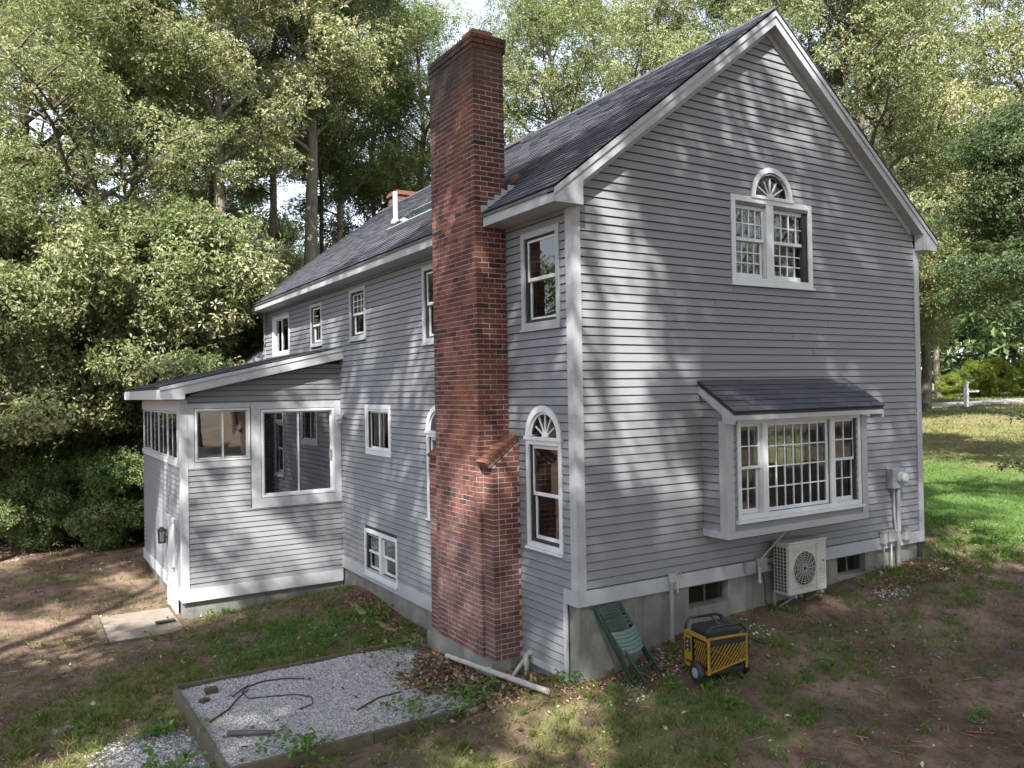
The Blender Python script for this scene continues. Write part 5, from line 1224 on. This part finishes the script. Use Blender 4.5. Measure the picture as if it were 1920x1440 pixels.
tpx('oak', 'oak rising over the middle of the main roof', 1210, 40, 1.0, 3.3, group=G)
tpx('oak2', 'oak directly behind the gable peak', 1400, 38, 1.08, 1.4, group=G)
tpx('oak', 'large oak right of the gable peak with sunlit crown', 1610, 33, 1.0, 2.6, group=G)
tpx('oak2', 'oak with a pale leafy crown above the right eaves', 1690, 38, 1.05, .1, group=G)
tpx('oak', 'tall oak at the right edge of the view', 1960, 36, 1.0, 5.0, group=G)
tpx('hemlock', 'dark evergreen at the right edge above the lawn', 1945, 23, .9, .8, name='evergreen_tree', group=G)
tpx('oak', 'leafy oak hanging over the road right of the house', 1990, 50, .8, 1.0, group=G)
tpx('oak', 'roadside tree with dark trunk close to the house corner', 1733, 46, .9, 2.0, group=G)
tpx('airy2', 'roadside tree with pale trunk beyond the road', 1760, 60, 1.0, 2.4, group=G)
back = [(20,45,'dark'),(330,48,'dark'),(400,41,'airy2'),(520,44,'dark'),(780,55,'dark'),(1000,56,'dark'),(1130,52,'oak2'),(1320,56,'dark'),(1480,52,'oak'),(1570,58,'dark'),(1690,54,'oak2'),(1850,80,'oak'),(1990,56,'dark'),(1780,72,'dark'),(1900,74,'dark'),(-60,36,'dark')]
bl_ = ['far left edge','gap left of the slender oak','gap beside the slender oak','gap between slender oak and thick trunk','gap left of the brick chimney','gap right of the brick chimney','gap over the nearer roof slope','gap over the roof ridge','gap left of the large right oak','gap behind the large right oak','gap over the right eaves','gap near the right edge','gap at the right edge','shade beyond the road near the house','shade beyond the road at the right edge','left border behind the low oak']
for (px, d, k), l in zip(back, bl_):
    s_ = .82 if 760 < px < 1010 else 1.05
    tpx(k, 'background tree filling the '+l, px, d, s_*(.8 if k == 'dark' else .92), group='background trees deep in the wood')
for k, (px, d, s_, l) in enumerate(((20,22.5,.85,'at the left edge of the yard'),(120,24.5,1.0,'in front of the dark trunks left of the porch'),(215,26,1.05,'beside the outer porch wall'),(360,27,1.1,'behind the porch roof'),(470,28,1.15,'behind the far house corner'),(-40,23,1.1,'just cut by the left edge'),(70,27,1.2,'behind the leftmost trunk'),(300,29,1.3,'deep behind the porch windows'),(60,22.6,.7,'low at the sunny edge of the leftmost trees'),(175,22.8,.75,'sunlit, at the border of the bare soil'),(235,23.2,.8,'sunlit, nearest the porch wall'))):
    tpx('bush', 'green understory shrub '+l, px, d, s_, name='shrub', cat='shrub', group='shrubs at the edge of the wood')
for px, d, s_, l in ((1782,57,.45,'leftmost'),(1836,56,.62,'middle and roundest'),(1874,55.5,.66,'right of the mailbox post, tallest'),(1925,56,.6,'at the right edge')):
    tpx('lime', 'yellow green clipped shrub across the road, '+l, px, d, s_, name='shrub', cat='shrub', group='yellow green shrubs across the road')
# bare trunks in the wood
def trunk_thing(label, px, d, h, r0, lean, dead=False):
    b = Vector(at(px, d)); mb = MB(); pts = [b-Vector((0,0,.4))]; 
    for k in range(1, 8): pts.append(b+Vector((RGT.x*lean*h*k/7, RGT.y*lean*h*k/7, h*k/7))+Vector((random.gauss(0,.05), random.gauss(0,.05), 0)))
    mb.tube(pts, [r0*(1.2-.75*k/7) for k in range(8)], 9); o = mb.build('bare_tree', M['bark_dark'] if not dead else M['bark'], None, smooth=True)
    mb = MB()
    for k in (3, 4, 5, 6, 6):
        a = random.uniform(0, 6.28); d_ = Vector((math.cos(a), math.sin(a), random.uniform(.1,.8))); mb.tube([pts[k], pts[k]+d_*.9, pts[k]+d_*1.9+Vector((0,0,.3))], [r0*.25, r0*.16, r0*.05], 5)
    mb.build('branch', M['bark_dark'], o); tag(o, label, 'tree', 'bare trunks in the wood'); return o
trunk_thing('dark straight trunk at the left edge of the yard', 26, 24, 9, .2, 0)
trunk_thing('leaning dead trunk with reddish bark below the sky gap', 420, 30, 13, .2, -.03, True)
trunk_thing('thin trunk slanting left of the dead trunk', 395, 31, 12, .12, -.1)
trunk_thing('short brown trunk just left of the porch corner', 250, 27, 7, .24, .01)
trunk_thing('thin dark trunk behind the leftmost shrub', 105, 29, 9, .13, .02)
trunk_thing('dark thin trunk right of the thick light trunk', 606, 33, 14, .13, .0)
# shade trees behind the viewer
SHADE = [(-5.21, -13.94, 1.0, 4.09, 'shade'), (-7.15, -10.35, 1.074, 1.31, 'shade4'), (-10.9, -13.62, 1.5, 3.59, 'shade4'), (-8.73, -17.22, 1.164, 4.5, 'shade3'), (-11.94, -6.0, 1.279, 3.59, 'shade'),
         (-4.68, -13.71, 1.354, 5.47, 'shade2'), (4.73, -19.19, 1.5, 5.0, 'shade3'), (9.0, -17.0, 1.05, 1.0, 'shade2'), (-15.16, -0.46, 1.251, 4.73, 'shade2'), (-14.03, -8.33, 1.155, 3.31, 'shade3')]
for k, (x, y, s_, rz, kd) in enumerate(SHADE):
    tree(kd, 'tall shade oak standing behind the viewer, %s' % ('closest behind', 'thin one close behind', 'sparse one at the back left', 'dense one far back left', 'left beside the yard', 'dense one back right', 'tallest at the back right', 'at the far right', 'sparse one left of the porch', 'dense one at the left')[k], x, y, s_, rz, group='shade trees behind the viewer')
for k, (a, d) in enumerate(((-2.9,30),(-2.55,34),(-2.2,31),(-1.85,33),(-3.2,33),(2.75,30),(2.4,34),(2.05,36),(1.75,34))):  # unseen row added to darken window reflections and cut sky light
    tree(('oak','oak2')[k % 2], 'unseen oak added behind the viewer to darken reflections, %s' % ('opposite the gable', 'opposite the porch', 'towards the left', 'at the left end', 'straight behind', 'towards the right', 'right of centre', 'near the right end', 'at the right end')[k], CAM.x+math.sin(a)*d, CAM.y+math.cos(a)*d, 1.0, k*1.3, group='unseen tree row added to darken reflections')

# hemlock twigs reaching in at the right edge
def spray(name, label, base, tip, n, size, mat, seed):
    g = np.random.default_rng(seed); base, tip = Vector(base), Vector(tip); mb = MB(); mb.tube([base, base.lerp(tip,.5)+Vector((0,0,.06)), tip], [.016,.01,.004], 5)
    P = []; 
    for k in range(n):
        t = g.uniform(.15, 1); q = base.lerp(tip, t)+Vector(g.normal(0, .13*(1.2-t), 3)); P.append(q)
    o = mb.build(name, M['stick'], None); v, f, r_ = leaves(np.array(P), unit(g.normal(0,.3,(n,3))+np.array([0,0,1.])), 5, size, g.random(n), seed=seed)
    link('foliage', np_mesh('foliage', v, f, mat, dict(rnd=r_)), o); tag(o, label, 'branch', 'twigs reaching in from the right'); return o
def pp(px, py, d):
    q = CAM+(FWD+RGT*((px-960)/FPX)-UPV*((py-720)/FPX))*d; return q
spray('tree_branch', 'leafy twig at the right edge above the dry lawn', pp(1990,765,14), pp(1893,782,14), 26, .11, M['leaf_dark'], 3)
spray('tree_branch', 'lower dark twig at the right edge over green grass', pp(2000,850,14), pp(1872,876,14), 30, .11, M['leaf_dark'], 4)
spray('tree_branch', 'upper dark branch at the right edge below the evergreen', pp(2030,520,17), pp(1835,600,16.5), 70, .13, M['leaf_dark'], 5)
spray('tree_branch', 'middle dark branch at the right edge by the evergreen', pp(2030,430,17), pp(1815,470,17), 80, .13, M['leaf_dark'], 6)

# far woods: one mass closing the gaps
n = 16000; a = rng.uniform(-1.0, 1.35, n); d = rng.uniform(78, 100, n); z = rng.uniform(0, 1, n)**.8*15*(.6+.8*fbm(a*9, a*0+3, 1.0, 77))
P = np.stack([CAM.x+np.sin(a)*d, CAM.y+np.cos(a)*d, z+.3+np.where(a > .75, 1.8, -.5)], -1)
v, f, r_ = leaves(P, unit(rng.normal(0,.5,(n,3))+np.array([0,0,.8])), 5, .85, np.clip(rng.normal(.4,.2,n),0,1), seed=9)
tag(link('far_woods', np_mesh('far_woods', v, f, M['leaf_mid'], dict(rnd=r_))), 'distant wood seen as one mass between the trunks', kind='stuff')

# weeds
def weed(label, x, y, n, size, spread, h, seed, z=None):
    g = np.random.default_rng(seed); zb = g1(x, y) if z is None else z; P = np.stack([x+g.normal(0,spread,n), y+g.normal(0,spread,n), zb+np.abs(g.normal(h*.5,h*.4,n))], -1)
    v, f, r_ = leaves(P, unit(g.normal(0,.4,(n,3))+np.array([0,0,1.])), 5, size, g.uniform(.1,.9,n), seed=seed, ratio=.6)
    mb = MB(); 
    for q in P[::2]: mb.tube([(x+(q[0]-x)*.3, y+(q[1]-y)*.3, zb-.02), tuple(q)], .004, 3, False)
    o = mb.build('weed_plant', M['leaf_weed'], None); link('foliage', np_mesh('foliage', v, f, M['leaf_weed'], dict(rnd=r_)), o); tag(o, label, 'weed', 'weeds in the yard')
WEEDS = [('bright weed clump at the near end of the front timber', -3.4, .8, 22, .09, .18, .16, BEDZ), ('weed clump outside the left timber', -4.75, 1.25, 40, .1, .2, .25, None), ('lone weed outside the left timber further back', -4.72, 2.75, 16, .09, .12, .14, None),
 ('spreading weeds inside the front timber', -1.9, 1.05, 30, .07, .25, .12, BEDZ), ('green creeper between litter and drain pipe', -.95, .98, 40, .08, .22, .14, None), ('small weed at the back corner of the litter', -.95, 3.45, 16, .09, .12, .18, None),
 ('light green weed in the shade in front of the folding chair', .85, -.75, 8, .07, .06, .08, None), ('weed tuft left of the generator foot', 1.25, -1.1, 9, .07, .06, .1, None), ('bright weed tuft in front of the generator', 1.2, -1.5, 10, .08, .07, .1, None),
 ('small weed on the bare soil right of the gravel', 1.6, -2.3, 8, .07, .07, .08, None), ('pale seedling on the soil in the right foreground', 3.3, -3.4, 8, .08, .1, .07, None), ('weed patch on the shaded ground right of the generator', 2.7, -1.5, 14, .07, .2, .07, None),
 ('weeds against the side wall below the low windows', -.35, 6.1, 30, .08, .22, .2, None), ('weed at the foot of the porch footing', -2.7, 8.75, 14, .07, .1, .12, None), ('yellow green weed near the front timber corner', -1.35, .72, 12, .08, .1, .12, None), ('weed by the end of the drain pipe', -.1, .05, 16, .07, .12, .12, None)]
for k, w_ in enumerate(WEEDS): weed(w_[0], w_[1], w_[2], w_[3], w_[4], w_[5], w_[6], 50+k, w_[7])

# grass blades, fallen leaves
def blades(name, n, box, hgt, wid, mask_pow=1.0, seed=1):
    g = np.random.default_rng(seed); x = g.uniform(box[0], box[1], n); y = g.uniform(box[2], box[3], n)
    inside = ((x > -.1) & (x < Wd+.1) & (y > -.02) & (y < Ln)) | ((x > PX) & (x < .1) & (y > PY) & (y < 14.7)) | ((x>-4.4)&(x<-.6)&(y>.66)&(y<3.8)) | ((x>-4.95)&(x<-3.4)&(y>7.8)&(y<10.1))
    gr, gv, lt, gn_ = masks(x, y); k = (gr**mask_pow*np.clip((fbm(x, y, 7.0, 61, 2)-.32)*3.2, .15, 1.3) > g.random(n)) & ~inside
    # keep to what the view can take in
    dx, dy = x-CAM.x, y-CAM.y; dep = dx*FWD.x+dy*FWD.y; lat = dx*RGT.x+dy*RGT.y; k &= (dep > 2) & (np.abs(lat) < dep*.8+2)
    x, y, gn_ = x[k], y[k], gn_[k]; m = len(x); z = gz(x, y)-.005; a = g.uniform(0, 2*PI, m); h = hgt*g.uniform(.45, 1.2, m); w = wid*g.uniform(.7,1.3,m); ln = g.normal(0,.55,(m,2))*h[:,None]
    b = np.stack([x,y,z],-1); s_ = np.stack([np.cos(a)*w, np.sin(a)*w, 0*a], -1)
    V = np.stack([b-s_, b+s_, b+np.stack([ln[:,0], ln[:,1], h], -1)], 1).reshape(-1,3); F = np.arange(3*m).reshape(-1,3)
    r_ = np.clip(gn_*.75+g.normal(.12,.24,m), 0, 1)
    tag(link('grass', np_mesh('grass', V, F, M['blade'], dict(rnd=np.repeat(r_,3)))), name, kind='stuff')
M['blade'] = mat_leaf('grass_blade', [(0,(.2,.165,.075)),(.3,(.15,.145,.05)),(.5,(.08,.125,.03)),(.8,(.05,.125,.02)),(1,(.085,.17,.03))], .3, (.2,.3,.03))
blades('short turf around the house', 420000, (-9, 10, -6, 12), .085, .0085, 1.0, 1)
blades('green lawn right of the house', 170000, (7.5, 30, -3, 22), .085, .010, .8, 2)
blades('thin grass by the wood', 40000, (-10, 0, 10, 26), .09, .012, 1.0, 3)
blades('far lawn by the road', 60000, (25, 75, 5, 45), .13, .03, .8, 4)
def litter(name, n, box, size, seed, thr=1.0):
    g = np.random.default_rng(seed); x = g.uniform(box[0], box[1], n); y = g.uniform(box[2], box[3], n); gr, gv, lt, gn_ = masks(x, y)
    inside = ((x > -.05) & (x < Wd) & (y > -.02) & (y < Ln)) | ((x > PX) & (x < .1) & (y > PY) & (y < 14.7))
    k = (np.clip(lt*thr+.04, 0, 1) > g.random(n)) & ~inside; x, y = x[k], y[k]; m = len(x)
    bed = (x>-4.3)&(x<-.75)&(y>.74)&(y<3.7); z = np.where(bed, np.maximum(bedz(x, y), gz(x, y)), gz(x, y))+g.uniform(.006,.03,m)
    v, f, r_ = leaves(np.stack([x,y,z],-1), unit(g.normal(0,.35,(m,3))+np.array([0,0,1.])), 1, size, g.random(m), droop=.05, ratio=.55, seed=seed)
    tag(link('fallen_leaves', np_mesh('fallen_leaves', v, f, M['litter'], dict(rnd=r_))), name, kind='stuff')
M['litter'] = mat_leaf('dead_leaf', [(0,(.05,.028,.018)),(.3,(.11,.055,.035)),(.6,(.19,.11,.065)),(.85,(.27,.19,.12)),(1,(.42,.37,.29))], .1, (.2,.12,.05))
litter('dead leaves scattered over the yard', 90000, (-8, 12, -6, 11), .065, 5, .8)
litter('fine brown leaf crumbs over the bare soil', 130000, (-7, 11, -6, 9), .032, 16, 1.1)
litter('thick dead leaves beside the chimney', 14000, (-1.7, .1, .3, 3.8), .07, 6, 1.4)
litter('pale curled leaves scattered over the yard', 9000, (-8, 12, -6, 11), .11, 15, .5)
litter('dead leaves by the wood', 30000, (-12, 2, 11, 32), .1, 7, 1.0)

# twigs and needles on the soil
g = np.random.default_rng(44); n = 5200; x = g.uniform(-8, 12, n); y = g.uniform(-6, 9, n); gr, gv, lt, gn_ = masks(x, y)
k = ~(((x > -.05) & (x < Wd) & (y > -.02)) | ((x > PX) & (y > PY)) | ((x>-4.3)&(x<-.75)&(y>.74)&(y<3.7))) & (gr < .75); x, y = x[k], y[k]; n = len(x); a = g.uniform(0, PI, n); L = g.uniform(.04, .17, n); w = g.uniform(.002, .006, n)
z = gz(x, y)+.012; d = np.stack([np.cos(a)*L, np.sin(a)*L, g.normal(0,.012,n)], -1); q = np.stack([-np.sin(a)*w, np.cos(a)*w, 0*a], -1); c = np.stack([x, y, z], -1); u = np.array([0,0,1.])*w[:,None]*1.6
V = np.stack([c-d-q, c-d+q, c+d+q*.4, c+d-q*.4, c-d+u, c+d+u], 1).reshape(-1,3); F = (np.array([[0,4,5,],[0,5,3],[1,2,5],[1,5,4]])[None]+(np.arange(n)*6)[:,None,None]).reshape(-1,3)
tag(link('twigs', np_mesh('twigs', V, F, M['litter'], dict(rnd=np.repeat(g.random(n)*.8,6)))), 'small dry twigs scattered on the soil', kind='stuff')

me = bpy.data.meshes.new('needle_clump'); me.from_pydata([tuple(v) for v in NEEDLES[0]], [], NEEDLES[1]); me.materials.append(mat_paint('rust_needles', (.3,.13,.06), .9, .3, (.2,.1,.05), None, 0, .1))
tag(link('needle_clump', me), 'rust coloured pine needles caught on the roof beside the chimney', kind='stuff')

# grass tufts standing proud of the turf
g = np.random.default_rng(71); n = 26000; x = g.uniform(-8, 11, n); y = g.uniform(-6, 9, n); gr, gv, lt, gn_ = masks(x, y)
k = (np.clip(gr*1.3, 0.04, 1)*np.clip((fbm(x, y, 3.0, 91, 2)-.4)*4, 0, 1) > g.random(n)) & ~(((x > -.1) & (x < Wd+.1) & (y > -.05)) | ((x > PX-.1) & (x < .2) & (y > PY-.1)) | ((x>-4.4)&(x<-.6)&(y>.66)&(y<3.8)) | ((x>-4.95)&(x<-3.4)&(y>7.8)))
x, y, gn_ = x[k], y[k], gn_[k]; n = len(x); b = 9; xx = np.repeat(x, b)+g.normal(0,.018,n*b); yy = np.repeat(y, b)+g.normal(0,.018,n*b); zz = np.repeat(gz(x, y), b)-.005
h = g.uniform(.05, .15, n*b); a = g.uniform(0, 2*PI, n*b); ln = g.normal(0,.5,(n*b,2))*h[:,None]; w = g.uniform(.003,.0065,n*b); B = np.stack([xx,yy,zz],-1); s_ = np.stack([np.cos(a)*w, np.sin(a)*w, 0*a], -1)
V = np.stack([B-s_, B+s_, B+np.stack([ln[:,0]*.45, ln[:,1]*.45, h*.65],-1)+s_*.7, B+np.stack([ln[:,0], ln[:,1], h],-1)], 1).reshape(-1,3); F = (np.array([[0,1,2],[0,2,3]])[None]+(np.arange(n*b)*4)[:,None,None]).reshape(-1,3)
tag(link('grass_tufts', np_mesh('grass_tufts', V, F, M['blade'], dict(rnd=np.repeat(np.clip(np.repeat(gn_*.8+g.normal(.05,.25,n),b)+g.normal(.05,.12,n*b),0,1),4)))), 'ragged grass tufts across the thin turf', kind='stuff')
